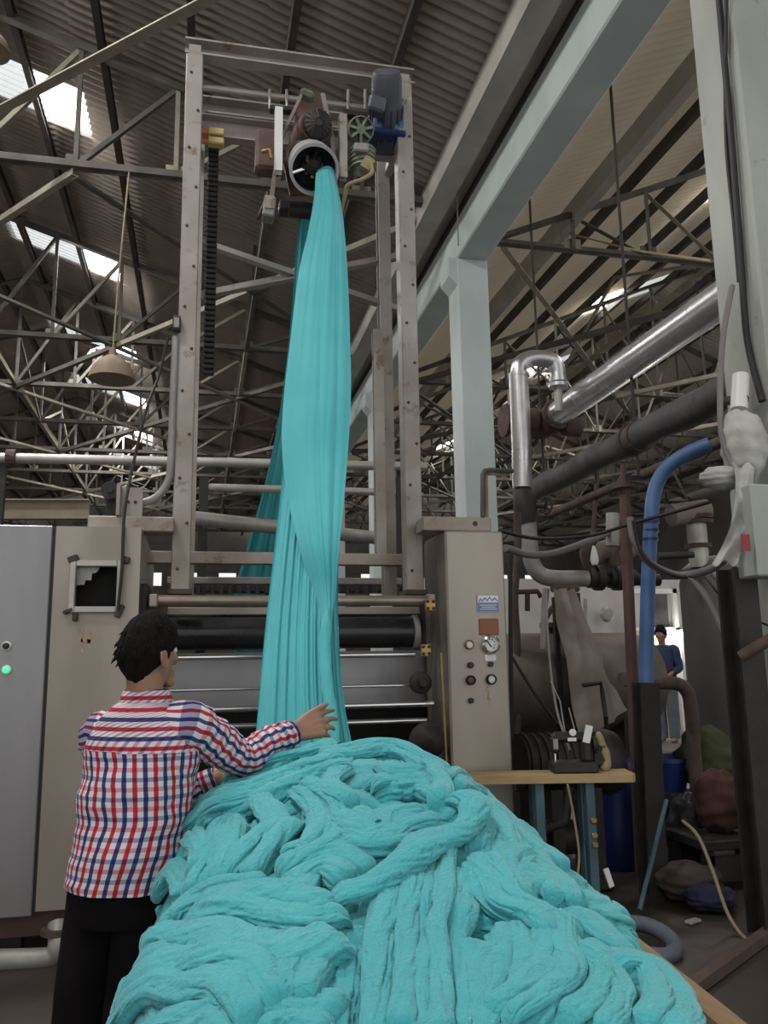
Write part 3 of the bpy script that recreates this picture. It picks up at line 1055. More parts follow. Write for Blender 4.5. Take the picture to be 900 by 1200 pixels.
M_oldpipe = material('browned_steel_bar', (0.36, 0.31, 0.25), (0.24, 0.20, 0.16), .35, .6, 5.0)
for sx, (x0, x1) in enumerate(((XL - .10, XL - .02), (XR + .0, XR + .08))):
    wbox(x0, x1, 4.98, 6.6, 0, at(340, 690, 5.3)[2], .01).build('side_frame', M_dark, pad)
roll_x('front_bar', 182, 506, 704, 5.0, 6.5, M_oldpipe, label='brownish steel front bar')
for px in (180, 504):
    p = at(px, 704, 4.97)
    MB().box(p, (9 * mpp(p), .08, 15 * mpp(p)), bev=.006).build('bar_bracket', M_steel_post, pad)
roll_x('rubber_roller', 196, 486, 742, 5.32, 19, M_rubber, n=36, label='big black rubber roller')
p = at(486, 741, 5.30)
MB().lathe([(19.5 * mpp(p), -.02), (20.5 * mpp(p), 0), (20.5 * mpp(p), .012), (17 * mpp(p), .02)], 32, axis_matrix(p, (1, 0, 0))).build('roller_rim', M_pipe_grey, pad, smooth=True)
roll_x('squeeze_roller', 196, 486, 728, 5.75, 17, M_rubber, n=30)
rail_x('cover_plate', 196, 492, 716, 5.62, 9, M_stainless_dull, d=.02)
roll_x('guide_bar', 196, 486, 769, 5.12, 3.4, M_chrome)
m = MB()
z0, z1 = at(340, 826, 5.5)[2], at(340, 764, 5.5)[2]
wbox(XL, XR, 5.5, 5.53, z0, z1, 0, m)
m.build('splash_plate', M_stainless, pad)
roll_x('guide_bar', 190, 504, 806, 5.14, 1.8, M_chrome)
roll_x('guide_bar', 190, 508, 829, 5.10, 3.6, M_chrome)
roll_x('guide_bar', 190, 500, 849, 5.22, 3.4, M_chrome)
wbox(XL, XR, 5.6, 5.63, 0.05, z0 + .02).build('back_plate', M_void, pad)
m = MB()
wbox(XL, XR, 5.0, 5.5, .28, .32, 0, m)
wbox(XL, XR, 5.0, 5.03, .28, .62, 0, m)
m.build('dye_trough', M_dark, pad)
# bearings at the right-hand end
for (px, py, r, d) in ((492, 800, 13, .05), (492, 800, 6, .09)):
    p = at(px, py, 5.06)
    MB().lathe([(r * mpp(p), 0), (r * mpp(p), d * .7), (r * .7 * mpp(p), d), (0, d)], 18, axis_matrix(p, (0, -1, 0))).build('bearing', M_dark, pad, smooth=True)
for (px, py) in ((499, 762), (504, 709)):
    p = at(px, py, 4.93)
    q = MB().box(p, (12 * mpp(p), .03, 14 * mpp(p)), bev=.004).build('bearing_plate', M_brass, pad)
    for (dx, dz) in ((-3.5, 4), (3.5, 4), (-3.5, -4), (3.5, -4)):
        MB().lathe([(.011, 0), (.009, .014), (0, .014)], 6, axis_matrix(p + np.array((dx * mpp(p), -.015, dz * mpp(p))), (0, -1, 0))).build('bolt', M_dark, q)
p = at(497, 870, 5.0)
MB().lathe([(.10, 0), (.11, .08), (.07, .16), (0, .2)], 16, axis_matrix(p, (0, -1, 0.2))).build('motor_cover', M_dark, pad, smooth=True)
# frame above the rollers, deeper in
rail_x('cross_rail', 172, 470, 655, 5.6, 14, M_steel_post, d=.08)
rail_x('cross_rail', 196, 470, 681, 6.1, 8, M_pipe_grey)
rail_x('rear_beam', 200, 480, 690, 6.9, 9, M_dark, d=.2)
roll_x('upper_roller', 234, 470, 574, 6.4, 4.5, M_pipe_pale)
z = [at(225, 607, 6.2), at(474, 634, 6.9)]
MB().tube(z, .055, 16).build('slanted_roller', M_pipe_pale, pad, smooth=True)
for (px, py, Y) in ((236, 690, 6.4), (470, 690, 6.4)):
    p = at(px, py, Y)
    zt2 = at(px, 560, Y)[2]
    MB().box((p[0], Y, zt2 / 2), (.07, .07, zt2)).build('rear_post', M_dark, pad)
p = at(446, 640, 5.66)
zt2 = at(446, 388, 5.66)[2]
MB().bar((p[0], 5.66, p[2] - .06), (p[0], 5.66, zt2), 12 * mpp(p), 12 * mpp(p), prof='C').build('stub_post', M_steel_post, pad)
m = MB()
for j in range(26):
    p = at(206 + j * 10.6, 695, 5.9)
    m.lathe([(.018, 0), (.018, .05), (0, .055)], 6, Matrix.Translation(Vector(p)))
o = m.build('pin_row', M_black, pad)
o['kind'] = 'stuff'

# ------------------------------------------------------------------ tower
YT = 5.15
zb = at(340, 692, YT)[2] - .02
xa, xb = at(211, 690, YT)[0], at(487, 690, YT)[0]
ztop = at(228, 62, YT)[2]
pw = 22 * mpp((xa, YT, 1.95))
tw = thing('steel_tower', 'tall weathered steel tower frame carrying the cloth ring above the machine', 'frame', ((xa + xb) / 2, YT + .3, zb))
YR = 5.78
for i, (x, y) in enumerate(((xa, YT), (xb, YT), (xa + .03, YR), (xb - .03, YR))):
    mb = MB()
    s = 1 if x < .6 else -1
    hz = ztop if i < 2 else ztop - .02
    if i < 2:
        mb.box((x, y + .06, (zb + hz) / 2), (pw, .12, hz - zb), bev=.006)
    else:
        mb.bar((x, y, zb), (x, y, hz), pw * .8, .10, up=(0, 1, 0), prof='C')
    o = mb.build('post', M_steel_post, tw)
    if i < 2:
        for j in range(13):
            z = zb + .15 + j * (hz - zb - .3) / 12
            MB().lathe([(.011, 0), (.009, .008), (0, .008)], 6, axis_matrix((x + (.03 if j % 2 else -.02), y, z), (0, -1, 0))).build('bolt', M_rust, o)
        MB().box((x, y + .06, zb + .01), (pw * 1.25, .2, .03)).build('foot_plate', M_rust, o)
for nm, y, dz, h in (('top_beam', YT + .05, 0, .12), ('top_beam', YR, -.02, .14)):
    mb = MB().bar((xa - pw / 2 - .01, y, ztop + h / 2 + dz), (xb + pw / 2 + .02, y, ztop + h / 2 + dz), .10, h, prof='C')
    mb.build(nm, M_steel_post, tw)
for x in (xa, xb):
    MB().box((x, (YT + YR) / 2, ztop + .03), (.08, YR - YT, .07)).build('side_beam', M_steel_post, tw)
YH = 5.45                           # depth plane of the hoist rail
pa, pb = at(240, 150, YH), at(474, 176, YH)
zr_ = (pa[2] + pb[2]) / 2
MB().bar((xa, YH, zr_), (xb, YH, zr_), .08, .17, prof='C').build('head_rail', M_steel_post, tw)
MB().tube([(xa, YT + .2, zr_ + .24), (xb, YT + .2, zr_ + .24)], .022, 12).build('head_shaft', M_pipe_pale, tw, smooth=True)
for x in (xa, xb):
    MB().box((x, (YT + YR) / 2 + .03, zr_), (.06, YR - YT - .2, .1)).build('side_rail', M_steel_post, tw)
p = at(250, 300, YT + .35)
_zl, _zh = at(246, 440, YT + .35)[2], at(252, 165, YT + .35)[2]
_m = MB()
for j in range(46):
    z = _zl + (_zh - _zl) * j / 46
    _m.box((xa + .14, YT + .3, z), (.075, .05, (_zh - _zl) / 46 * .8), bev=.006)
o = _m.build('cable_chain', M_black, tw)
o['kind'] = 'stuff'
p = at(250, 156, YT + .15)
for dz in (0, -.07):
    MB().box(p + np.array((.02, 0, dz)), (.11, .07, .05), bev=.008).build('limit_switch', M_yellow, tw)
    MB().tube([p + np.array((-.03, 0, dz)), p + np.array((-.1, 0, dz))], .018, 8).build('switch_plunger', M_orange, tw)
# crossed braces between the rear posts
for (a, b) in (((236, 282), (470, 362)), ((236, 344), (470, 298))):
    p, q = at(*a, YR + .06), at(*b, YR + .06)
    MB().bar(p, q, .07, .07, prof='L').build('sway_brace', M_steel_post, tw)
# conduit up the left post
o = thing('conduit', 'grey conduit pipe bending up the left tower post', 'conduit', at(185, 590, YT - .02))
P = smoothpath([at(147, 590, YT), at(165, 590, YT), at(184, 582, YT), at(196, 566, YT), at(200, 545, YT), at(203, 470, YT), at(206, 395, YT)], 6)
MB().tube(P, 4.6 * mpp(P[0]), 12).build('tube', M_pipe_grey, o, smooth=True)
p = at(207, 380, YT - .02)
MB().box(p, (9 * mpp(p), .06, 18 * mpp(p)), bev=.006).build('junction_box', M_dark, o)
MB().box(p + np.array((0, -.032, 0)), (6 * mpp(p), .006, 12 * mpp(p))).build('cover', M_pipe_grey, o)
o = MB().tube(smoothpath([at(138, 716, YF - .05), at(143, 665, YF - .05), at(146, 600, YF), at(156, 545, YF + .1), at(172, 478, YF + .15), at(186, 440, YT), at(197, 395, YT)], 6), .009, 8).build('dangling_cable', M_cable)
tag(o, 'thin black cable looping from the broken window up to the conduit', 'cable')

# ------------------------------------------------------------------ rotating head on the tower
pr = at(368, 198, 5.0)
k = mpp(pr)
head = thing('cloth_rope_opener', 'rotating cloth ring head with motor hung in the tower', 'machine', pr)
ax = Vector((0.02, -.72, -.69)).normalized()
Mr = axis_matrix(pr, ax, (1, 0, 0))
R_ = 28.5 * k
MB().lathe([(R_ * .93, -.16), (R_ * .97, -.16), (R_, 0.0), (R_ * 1.03, .0), (R_ * 1.03, .03), (R_ * .90, .03), (R_ * .90, -.02), (R_ * .88, -.16)], 44, Mr).build('ring', material('worn_bright_ring', (.60, .57, .60), (.45, .42, .44), .4, .25, 8), head, smooth=True)
MB().lathe([(R_ * .93, -.155), (R_ * .9, -.02), (R_ * .88, -.02), (R_ * .88, -.15)], 40, Mr).build('ring_lining', M_black, head, smooth=True)
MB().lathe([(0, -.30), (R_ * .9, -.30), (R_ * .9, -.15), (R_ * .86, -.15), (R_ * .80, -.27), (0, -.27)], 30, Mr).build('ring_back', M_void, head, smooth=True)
for a, mt in ((200, M_chrome), (80, M_dark), (320, M_dark)):
    q = Mr @ Vector((math.cos(math.radians(a)) * R_ * .9, math.sin(math.radians(a)) * R_ * .9, -.06))
    c = Mr @ Vector((0, 0, -.10))
    MB().tube([q, q.lerp(c, .75)], .014 if mt is M_dark else .018, 8).build('spoke', mt, head, smooth=True)
MB().lathe([(0, -.2), (R_ * .42, -.2), (R_ * .45, -.1), (R_ * .3, -.06), (0, -.05)], 18, Mr).build('hub', M_dark, head, smooth=True)
for j in range(8):
    a = 2 * PI * j / 8
    q = Mr @ Vector((math.cos(a) * R_ * .36, math.sin(a) * R_ * .36, -.08))
    MB().box(q, (.02, .02, .05)).build('hub_bolt', M_dark if j % 3 else M_brass, head)
# reddish mounting plate (an upright shield)
q = [(352, 110), (378, 110), (390, 150), (396, 195), (392, 225), (340, 228), (332, 190), (346, 140)]
MB().prism([at(*p, 5.32) for p in q], (0, .03, 0)).build('mounting_plate', M_brownred, head)
for (x, y0, y1) in ((326.5, 128, 202), (401.5, 136, 210)):
    a, b = at(x, y0, 5.05), at(x, y1, 5.05)
    MB().bar(a, (a[0], 5.05, b[2]), 9 * k, .06, up=(0, 1, 0), prof='C').build('hanger_bar', M_white if x < 350 else M_steel_post, head)
for (a, b) in (((355, 108), (327, 168)), ((378, 110), (389, 160)), ((389, 160), (395, 240)), ((327, 168), (318, 232))):
    MB().bar(at(*a, 5.1), at(*b, 5.1), .03, .02).build('edge_strip', M_tarp if a[0] < 385 else M_pipe_grey, head)
for px in (316, 336, 408, 428):
    a, b = at(px, 105, 5.3), at(px, 128, 5.3)
    MB().tube([a, b], .009, 6).build('hanger_rod', M_pipe_pale, head)
MB().bar(at(316, 128, 5.3), at(345, 130, 5.3), .06, .03).build('hanger_foot', M_dark, head)
MB().bar(at(402, 134, 5.3), at(430, 137, 5.3), .06, .03).build('hanger_foot', M_dark, head)
p = at(313, 180, 5.2)
MB().box(p, (.16, .14, .3), bev=.02).build('gear_case', M_brownred, head)
MB().tube([at(308, 178, 5.05), at(316, 176, 5.0), at(318, 186, 5.0)], .014, 8).build('grease_pipe', M_brass, head)
p = at(315, 246, 5.15)
MB().box(p, (14 * k, .12, 26 * k), (0, .1, 0), bev=.01).build('junction_box', M_pipe_grey, head)
MB().box(p + np.array((.0, -.065, .02)), (11 * k, .01, 16 * k)).build('box_cover', M_steel_post, head)
for z, d in ((186, .12), (226, .1)):
    a, b = at(338, z + 20, 5.5), at(396, z + 24, 5.5)
    MB().tube([a, b], .055, 14).build('feed_roller', M_dark, head, smooth=True)
wbox(at(326, 240, 5.6)[0], at(398, 240, 5.6)[0], 5.5, 5.62, at(360, 248, 5.5)[2], at(360, 236, 5.5)[2], .01).build('lower_bar', M_dark, head)
# motor above the ring, its fan cowl to the front
pm = at(372, 146, 4.98)
Mm = axis_matrix(pm, (0.05, -.96, -.28), (1, 0, 0))
rm = 17.5 * k
MB().lathe([(rm * 1.25, -.38), (rm * 1.25, -.12), (rm * 1.12, -.05), (rm * 1.05, -.02)], 28, Mm).build('motor_body', M_brownred, head, smooth=True)
MB().lathe([(rm, -.06), (rm * 1.0, 0), (rm * .92, .03), (rm * .5, .055), (rm * .2, .06), (0, .06)], 30, Mm).build('fan_cowl', M_black, head, smooth=True)
for j in range(18):
    a = 2 * PI * j / 18
    q0 = Mm @ Vector((math.cos(a) * rm * .25, math.sin(a) * rm * .25, .062))
    q1 = Mm @ Vector((math.cos(a) * rm * .93, math.sin(a) * rm * .93, .034))
    MB().bar(q0, q1, .006, .012).build('cowl_rib', M_dark, head)
p = at(360, 112, 5.1)
MB().box(p, (18 * k, .1, 9 * k), (0, .3, 0), bev=.02).build('terminal_box', M_green, head)


# geared motor with spoked fan cowl, and the dark motor over the blue gearbox
gm = at(423, 152, 5.0)
mot = thing('geared_motor', 'grey green motor with spoked round fan guard right of the ring', 'motor', gm)
Mg = axis_matrix(gm, (0.0, -.93, -.36), (1, 0, 0))
rg = 16 * k
MB().lathe([(rg * .9, -.36), (rg * .98, -.30), (rg, -.04), (rg, 0), (rg * .9, .012), (rg * .86, -.02), (0, -.03)], 30, Mg).build('fan_housing', M_green, mot, smooth=True)
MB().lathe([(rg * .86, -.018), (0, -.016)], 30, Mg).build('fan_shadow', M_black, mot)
MB().lathe([(0, .012), (rg * .34, .012), (rg * .36, 0), (rg * .36, -.016)], 20, Mg).build('fan_boss', M_green, mot, smooth=True)
for j in range(7):
    a = 2 * PI * (j + .3) / 7
    q0 = Mg @ Vector((math.cos(a) * rg * .3, math.sin(a) * rg * .3, .0))
    q1 = Mg @ Vector((math.cos(a) * rg * .92, math.sin(a) * rg * .92, .0))
    MB().bar(q0, q1, .016, .02).build('fan_spoke', M_green, mot)
a, b = at(425, 176, 5.05), at(424, 206, 5.1)
MB().tube([a, (a[0], a[1], a[2] - .1), b], [rg * .95, rg * .9, rg * .72], 18).build('gear_housing', M_green, mot, smooth=True)
for j in range(5):
    z = a[2] - .02 - j * .032
    MB().lathe([(rg * 1.0, 0), (rg * 1.0, .012)], 18, Matrix.Translation(Vector((a[0], a[1], z)))).build('cooling_fin', M_green, mot)
MB().box(at(423, 174, 4.95), (.1, .05, .06), bev=.01).build('cable_entry', M_pipe_grey, mot)
P = smoothpath([at(434, 190, 4.95), at(436, 202, 4.9), at(425, 210, 4.9), at(408, 217, 4.95), at(404, 230, 5.0), at(396, 262, 5.1)], 6)
o = MB().tube(P, .014, 8).build('motor_cable', M_cable_tan, mot, smooth=True)
MB().box(at(430, 193, 4.97), (.07, .05, .09), (0, .5, 0)).build('cable_clip', M_cable_tan, mot)

bmp = at(453, 120, 5.12)
M_motor = material('slate_motor_paint', (.085, .095, .115), (.05, .055, .07), .5, .1, 6)
bmt = thing('hoist_motor', 'dark motor on a blue gearbox at the tower top right', 'motor', bmp)
k2 = mpp(bmp)
Mb = axis_matrix(bmp, (-.15, -.75, .62), (1, 0, 0))
rb_ = 19 * k2
MB().lathe([(rb_ * .9, -.32), (rb_, -.28), (rb_, -.02), (rb_ * .96, .0), (rb_ * .92, .16), (rb_ * .8, .2), (0, .2)], 26, Mb).build('motor_body', M_motor, bmt, smooth=True)
for j in range(14):
    a = 2 * PI * j / 14
    q0 = Mb @ Vector((math.cos(a) * rb_ * 1.02, math.sin(a) * rb_ * 1.02, -.27))
    q1 = Mb @ Vector((math.cos(a) * rb_ * 1.02, math.sin(a) * rb_ * 1.02, -.03))
    MB().bar(q0, q1, .012, .03).build('cooling_fin', M_motor, bmt)
MB().box(at(441, 124, 5.02), (.12, .08, .12), (0, .2, 0), bev=.015).build('terminal_box', M_motor, bmt)
p = at(453, 151, 5.22)
o = MB()
o.lathe([(12 * k2, -.11), (13 * k2, -.1), (13 * k2, -.05), (11 * k2, -.03), (11 * k2, .03), (13 * k2, .05), (13 * k2, .1), (12 * k2, .11)], 22, axis_matrix(p, (1, 0, 0)))
o.build('gearbox', M_blue, bmt, smooth=True)
MB().box(p + np.array((0, 0, -.08)), (.24, .2, .04), bev=.01).build('gearbox_foot', M_bluedrum, bmt)

# ------------------------------------------------------------------ the dyed cloth: pile, hanging strand, rear strand
def pl_interp(x, xs, ys):
    return np.interp(x, xs, ys)


def pile_base(X, Y):
    rail_l = -0.05 - 0.028 * (2.95 - Y)          # trolley sides are turned a little
    rail_r = 1.20 - 0.11 * (2.68 - Y)
    ridge = pl_interp(X, [-.26, -.13, -.05, .08, .19, .40, .55, .72, .80, .88, 1.0, 1.1, 1.2, 1.35],
                      [.45, .82, .98, 1.10, 1.14, 1.20, 1.215, 1.20, 1.15, 1.06, .98, .90, .80, .60])
    front = pl_interp(X, [-.26, -.17, -.12, -.06, .05, .2, .5, .85, 1.0, 1.12, 1.25], [.25, .40, .58, .76, .82, .84, .86, .84, .80, .74, .50])
    t = np.clip((Y - 1.45) / (2.78 - 1.45), 0, 1)
    g = t * t * (3 - 2 * t) * 0.45 + t * 0.55
    h = front + (ridge - front) * g
    h = h - np.clip(Y - 2.86, 0, 1) ** 1.3 * 3.2
    # the cloth stays inside the left rail at the back, and spills over it nearer
    cut = np.clip((rail_l - 0.02 - X) / 0.10, 0, 1) * np.clip((Y - 2.55) / 0.12, 0, 1)
    h = h - cut * 0.35
    h = h - np.clip((X - rail_r + 0.10) / 0.12, 0, 1.5) * 0.20
    return h


def pile_hit(px, py):
    d = ray(px, py)
    t = np.linspace(0.8, 4.2, 1400)
    P = CAM + d[None, :] * t[:, None]
    z = pile_base(P[:, 0], P[:, 1]) + 0.02
    k = np.where(P[:, 2] < z)[0]
    k = k[0] if len(k) else np.argmin(np.abs(P[:, 2] - z) + np.where((P[:, 1] > 1.3) & (P[:, 1] < 3.0), 0, 5))
    return P[k, 0], P[k, 1]


# bunched lengths of cloth, traced along the way they lie: points, half-width, lift, pleats
ROPES = [
    ([(262, 912), (300, 900), (350, 884), (400, 874)], .060, .020, 3),
    ([(198, 985), (232, 955), (290, 935), (350, 908), (410, 892)], .065, .02, 4),
    ([(188, 1000), (212, 1018), (226, 1036)], .045, .02, 3),
    ([(268, 962), (264, 1000), (250, 1040)], .06, .025, 3),
    ([(335, 958), (305, 996), (282, 1032)], .065, .02, 4),
    ([(352, 925), (384, 955), (378, 990), (335, 1012)], .055, .03, 3),
    ([(330, 1036), (385, 1010), (430, 1030)], .07, .02, 4),
    ([(385, 1066), (445, 1046), (500, 1004), (540, 988), (552, 962), (522, 944)], .042, .080, 4),
    ([(378, 892), (420, 880), (470, 882), (514, 906)], .060, .02, 3),
    ([(430, 925), (485, 920), (520, 938)], .055, .03, 3),
    ([(400, 958), (436, 990), (470, 965), (505, 960)], .065, .025, 4),
    ([(462, 1032), (452, 1075), (449, 1130), (440, 1225)], .034, .030, 2),
    ([(484, 1018), (478, 1070), (476, 1130), (470, 1225)], .026, .036, 1),
    ([(506, 1004), (500, 1060), (498, 1130), (496, 1225)], .024, .030, 1),
    ([(524, 998), (518, 1060), (516, 1130), (516, 1225)], .024, .038, 1),
    ([(548, 1012), (534, 1060), (526, 1120), (535, 1200)], .045, .03, 2),
    ([(556, 1010), (582, 1056), (622, 1078), (662, 1108)], .05, .045, 3),
    ([(600, 1006), (640, 1026), (662, 1062)], .06, .02, 3),
    ([(640, 1080), (648, 1130), (632, 1172), (588, 1206)], .05, .04, 3),
    ([(590, 1082), (604, 1130), (584, 1196)], .05, .025, 3),
    ([(662, 1112), (700, 1134), (716, 1172), (690, 1215)], .055, .03, 3),
    ([(716, 1140), (758, 1142), (786, 1184), (780, 1220)], .055, .03, 3),
    ([(172, 1168), (232, 1130), (330, 1132), (404, 1100)], .085, .035, 5),
    ([(168, 1192), (222, 1160), (282, 1160), (326, 1206)], .07, .05, 4),
    ([(226, 1084), (300, 1068), (362, 1074), (404, 1058)], .075, .03, 5),
    ([(204, 1092), (228, 1062), (272, 1044), (318, 1036)], .05, .03, 3),
    ([(346, 1196), (360, 1136), (404, 1106)], .055, .045, 3),
    ([(296, 1216), (340, 1192), (402, 1198)], .06, .03, 3),
    ([(414, 1106), (402, 1150), (392, 1216)], .045, .03, 3),
    ([(524, 918), (560, 934), (592, 966), (624, 994), (655, 1020)], .055, .02, 3),
    ([(530, 962), (572, 960), (604, 986), (636, 1022)], .06, .015, 3),
    ([(560, 1100), (556, 1150), (566, 1216)], .05, .02, 3),
    ([(664, 1060), (700, 1090), (735, 1122)], .045, .02, 2),
    ([(172, 1120), (168, 1165), (172, 1225)], .06, .02, 3),
    ([(188, 1150), (182, 1190), (190, 1230)], .06, .02, 3),
    ([(200, 1200), (260, 1190), (300, 1225)], .06, .03, 3),
    ([(536, 925), (556, 945), (560, 975), (548, 1000)], .045, .04, 3),
    ([(566, 950), (590, 985), (584, 1020)], .042, .04, 3),
    ([(610, 1000), (600, 1036), (618, 1056)], .042, .04, 3),
    ([(500, 900), (512, 925), (508, 950)], .035, .04, 2),
    ([(300, 935), (320, 960), (316, 990)], .04, .04, 2),
    ([(232, 985), (246, 1005), (236, 1028)], .035, .04, 2),
    ([(360, 1020), (352, 1050), (330, 1060)], .04, .04, 3),
    ([(400, 905), (390, 930), (410, 950)], .035, .035, 2),
    ([(440, 900), (460, 910), (500, 908)], .035, .03, 2),
]


def laid_rope(mb, pts, r, lift, n, seed, flatness=0.62):
    """a bunched length of cloth laid along the mound: pleats run along it, it swells, thins and rolls"""
    rng = random.Random(seed)
    P = np.array(smoothpath(pts, 10)) if len(pts) > 2 else np.array([np.array(pts[0]) * (1 - t) + np.array(pts[1]) * t for t in np.linspace(0, 1, 14)])
    seg = np.hypot(*np.diff(P, axis=0).T)
    L = np.concatenate([[0], np.cumsum(seg)])
    m = max(14, int(L[-1] / 0.0075))
    s = np.linspace(0, L[-1], m)
    Q = np.stack([np.interp(s, L, P[:, 0]), np.interp(s, L, P[:, 1])], -1)
    # wander
    Q[:, 0] += 0.022 * (vnoise(s * 9, s * 0 + seed * 1.7, 71) - .5)
    Q[:, 1] += 0.022 * (vnoise(s * 9, s * 0 + seed * 2.3, 73) - .5)
    e = 0.004
    z = pile_base(Q[:, 0], Q[:, 1])
    gx = (pile_base(Q[:, 0] + e, Q[:, 1]) - pile_base(Q[:, 0] - e, Q[:, 1])) / (2 * e)
    gy = (pile_base(Q[:, 0], Q[:, 1] + e) - pile_base(Q[:, 0], Q[:, 1] - e)) / (2 * e)
    ker = np.ones(9) / 9
    pad = lambda q: np.convolve(np.pad(q, 4, mode='edge'), ker, mode='valid')
    z, gx, gy = pad(z), pad(gx), pad(gy)
    Nn = np.stack([-gx, -gy, np.ones(m)], -1)
    Nn /= np.linalg.norm(Nn, axis=1)[:, None]
    C_ = np.stack([Q[:, 0], Q[:, 1], z], -1)
    T = np.gradient(C_, axis=0)
    T /= np.linalg.norm(T, axis=1)[:, None] + 1e-9
    S = np.cross(T, Nn)
    S /= np.linalg.norm(S, axis=1)[:, None] + 1e-9
    end = np.clip(np.minimum(s, L[-1] - s) / (r * 1.1), 0, 1)
    end = np.sqrt(1 - (1 - end) ** 2)
    R = r * (0.80 + 0.45 * vnoise(s * 11 + seed, s * 0 + seed, 75)) * (0.25 + 0.75 * end)
    up = lift * (0.3 + 0.7 * end) - 0.35 * r * (1 - end) + 0.016 * (vnoise(s * 7, s * 0 + seed, 77) - .5)
    K = 64
    th = np.linspace(0, 2 * PI, K, endpoint=False)
    TH, SS = np.meshgrid(th, s)
    n_p = max(3, int(n * 2 + rng.randint(0, 2)))
    roll = rng.choice((-1, 1)) * rng.uniform(1.0, 7.0)
    ph = TH + roll * SS + 1.1 * (vnoise(SS * 8, SS * 0 + seed * .37, 79) - .5)
    ph = ph + 0.28 * np.sin(2 * ph + seed)            # uneven widths
    deep = 0.35 + 0.9 * vnoise(np.cos(ph) * 1.7 + 9, SS * 6 + np.sin(ph) * 1.7 + seed, 81)
    p1 = np.abs(np.sin(ph * n_p * .5)) ** 0.65
    p2 = np.abs(np.sin(ph * (n_p + 2) + 1.3 + 1.5 * vnoise(SS * 10, SS * 0 + seed, 83)))
    bend = fbm(SS * 16 + 3 * np.cos(ph), np.sin(ph) * 1.5 + seed, 85, 3) - .5
    rad = 1 + deep * (0.24 * (p1 - 0.75) + 0.09 * (p2 - .6)) + 0.26 * bend
    crease = 1 - 2 * np.abs(fbm(SS * 15 + 2.2 * np.cos(ph + .4) + seed, 2.2 * np.sin(ph + .4) + SS * 6, 87, 3) - .5)
    rad = rad - 0.16 * np.clip((crease - .86) / .14, 0, 1) ** 1.5
    Rr = R[:, None] * rad
    V = (C_[:, None, :] + S[:, None, :] * (np.cos(TH) * Rr)[..., None]
         + Nn[:, None, :] * ((np.sin(TH) * Rr * flatness) + up[:, None])[..., None])
    V = V.reshape(-1, 3)
    F = grid_faces(K, m, wrap=True)
    o = sum(len(v) for v, f in mb)
    mb.append((V, F + o))


def pile_mesh(parent):
    nx, ny = 300, 380
    X, Y = np.meshgrid(np.linspace(-.42, 1.40, nx), np.linspace(1.15, 3.14, ny))
    B = pile_base(X, Y)
    wx = X + 0.10 * (fbm(X * 4, Y * 4, 3, 2) - .5)
    wy = Y + 0.10 * (fbm(X * 4, Y * 4, 9, 2) - .5)
    # ridged folds that swing about slowly, under the laid lengths
    f1 = np.abs(np.sin(14 * (wx + 0.5 * wy) + 9 * fbm(wx * 2.2, wy * 2.2, 21, 2))) ** .7
    f2 = np.abs(np.sin(34 * (wy - 0.4 * wx) + 12 * fbm(wx * 3, wy * 3, 25, 2)))
    best = -0.055 + 0.035 * f1 + 0.010 * f2
    gy, gx = np.gradient(B, Y[:, 0], X[0, :])
    nl = np.sqrt(1 + gx * gx + gy * gy)
    V = np.stack([X - gx / nl * best, Y - gy / nl * best, B + best / nl], -1)
    parts = [(V.reshape(-1, 3), grid_faces(nx, ny))]
    for i, (pts, r, lift, n) in enumerate(ROPES):
        W = [pile_hit(*p) for p in pts]
        laid_rope(parts, W, r, lift * (1.5 if r < .036 else .85) - 0.012, n, i + 1, .56)
        if r >= .05:                # narrower strands lie along the broad lengths
            A = np.array(W)
            T = np.gradient(A, axis=0)
            T /= np.linalg.norm(T, axis=1)[:, None] + 1e-9
            S = np.stack([-T[:, 1], T[:, 0]], -1)
            for q, (o1, o2) in enumerate(((.55, .25), (-.2, -.6))):
                o = np.linspace(o1, o2, len(A))[:, None] * r
                laid_rope(parts, [tuple(v) for v in A + S * o], r * .52, lift * .85 + r * .18, 2, 300 + i * 2 + q, .6)
    rng = random.Random(11)
    for k in range(95):         # shorter lengths fill the gaps between
        cx, cy = rng.uniform(-.12, 1.10), rng.uniform(1.45, 2.86)
        a = rng.uniform(-0.6, 0.9) + (PI if rng.random() < .5 else 0)
        L = rng.uniform(.10, .24)
        b = a + rng.uniform(-1.2, 1.2)
        pts = [(cx - L * math.cos(a), cy - L * math.sin(a)), (cx, cy), (cx + L * math.cos(b), cy + L * math.sin(b))]
        if min(pile_base(np.array([p[0]]), np.array([p[1]]))[0] for p in pts) < 0.66:
            continue
        laid_rope(parts, pts, rng.uniform(.035, .08), rng.uniform(-.03, -.004), rng.randint(2, 4), 100 + k, .5)
    F0 = parts[0][1]            # trim what would hang outside the trolley
    c = parts[0][0][F0].mean(1)
    rl, rr = -0.05 - 0.028 * (2.95 - c[:, 1]), 1.20 - 0.11 * (2.68 - c[:, 1])
    parts[0] = (parts[0][0], F0[(c[:, 0] > rl - 0.10) & (c[:, 0] < rr - .01) & (c[:, 1] < 3.0) & (c[:, 2] > .45)])
    V = np.concatenate([p[0] for p in parts])
    F = np.concatenate([p[1] for p in parts])
    return np_mesh('cloth_heap', V, F, M_heap, parent)


fabric = thing('dyed_fabric', 'long turquoise cloth hanging from the tower ring into a big crumpled heap on the trolley',
               'fabric', (0.55, 2.3, 0.72))
pile_mesh(fabric)


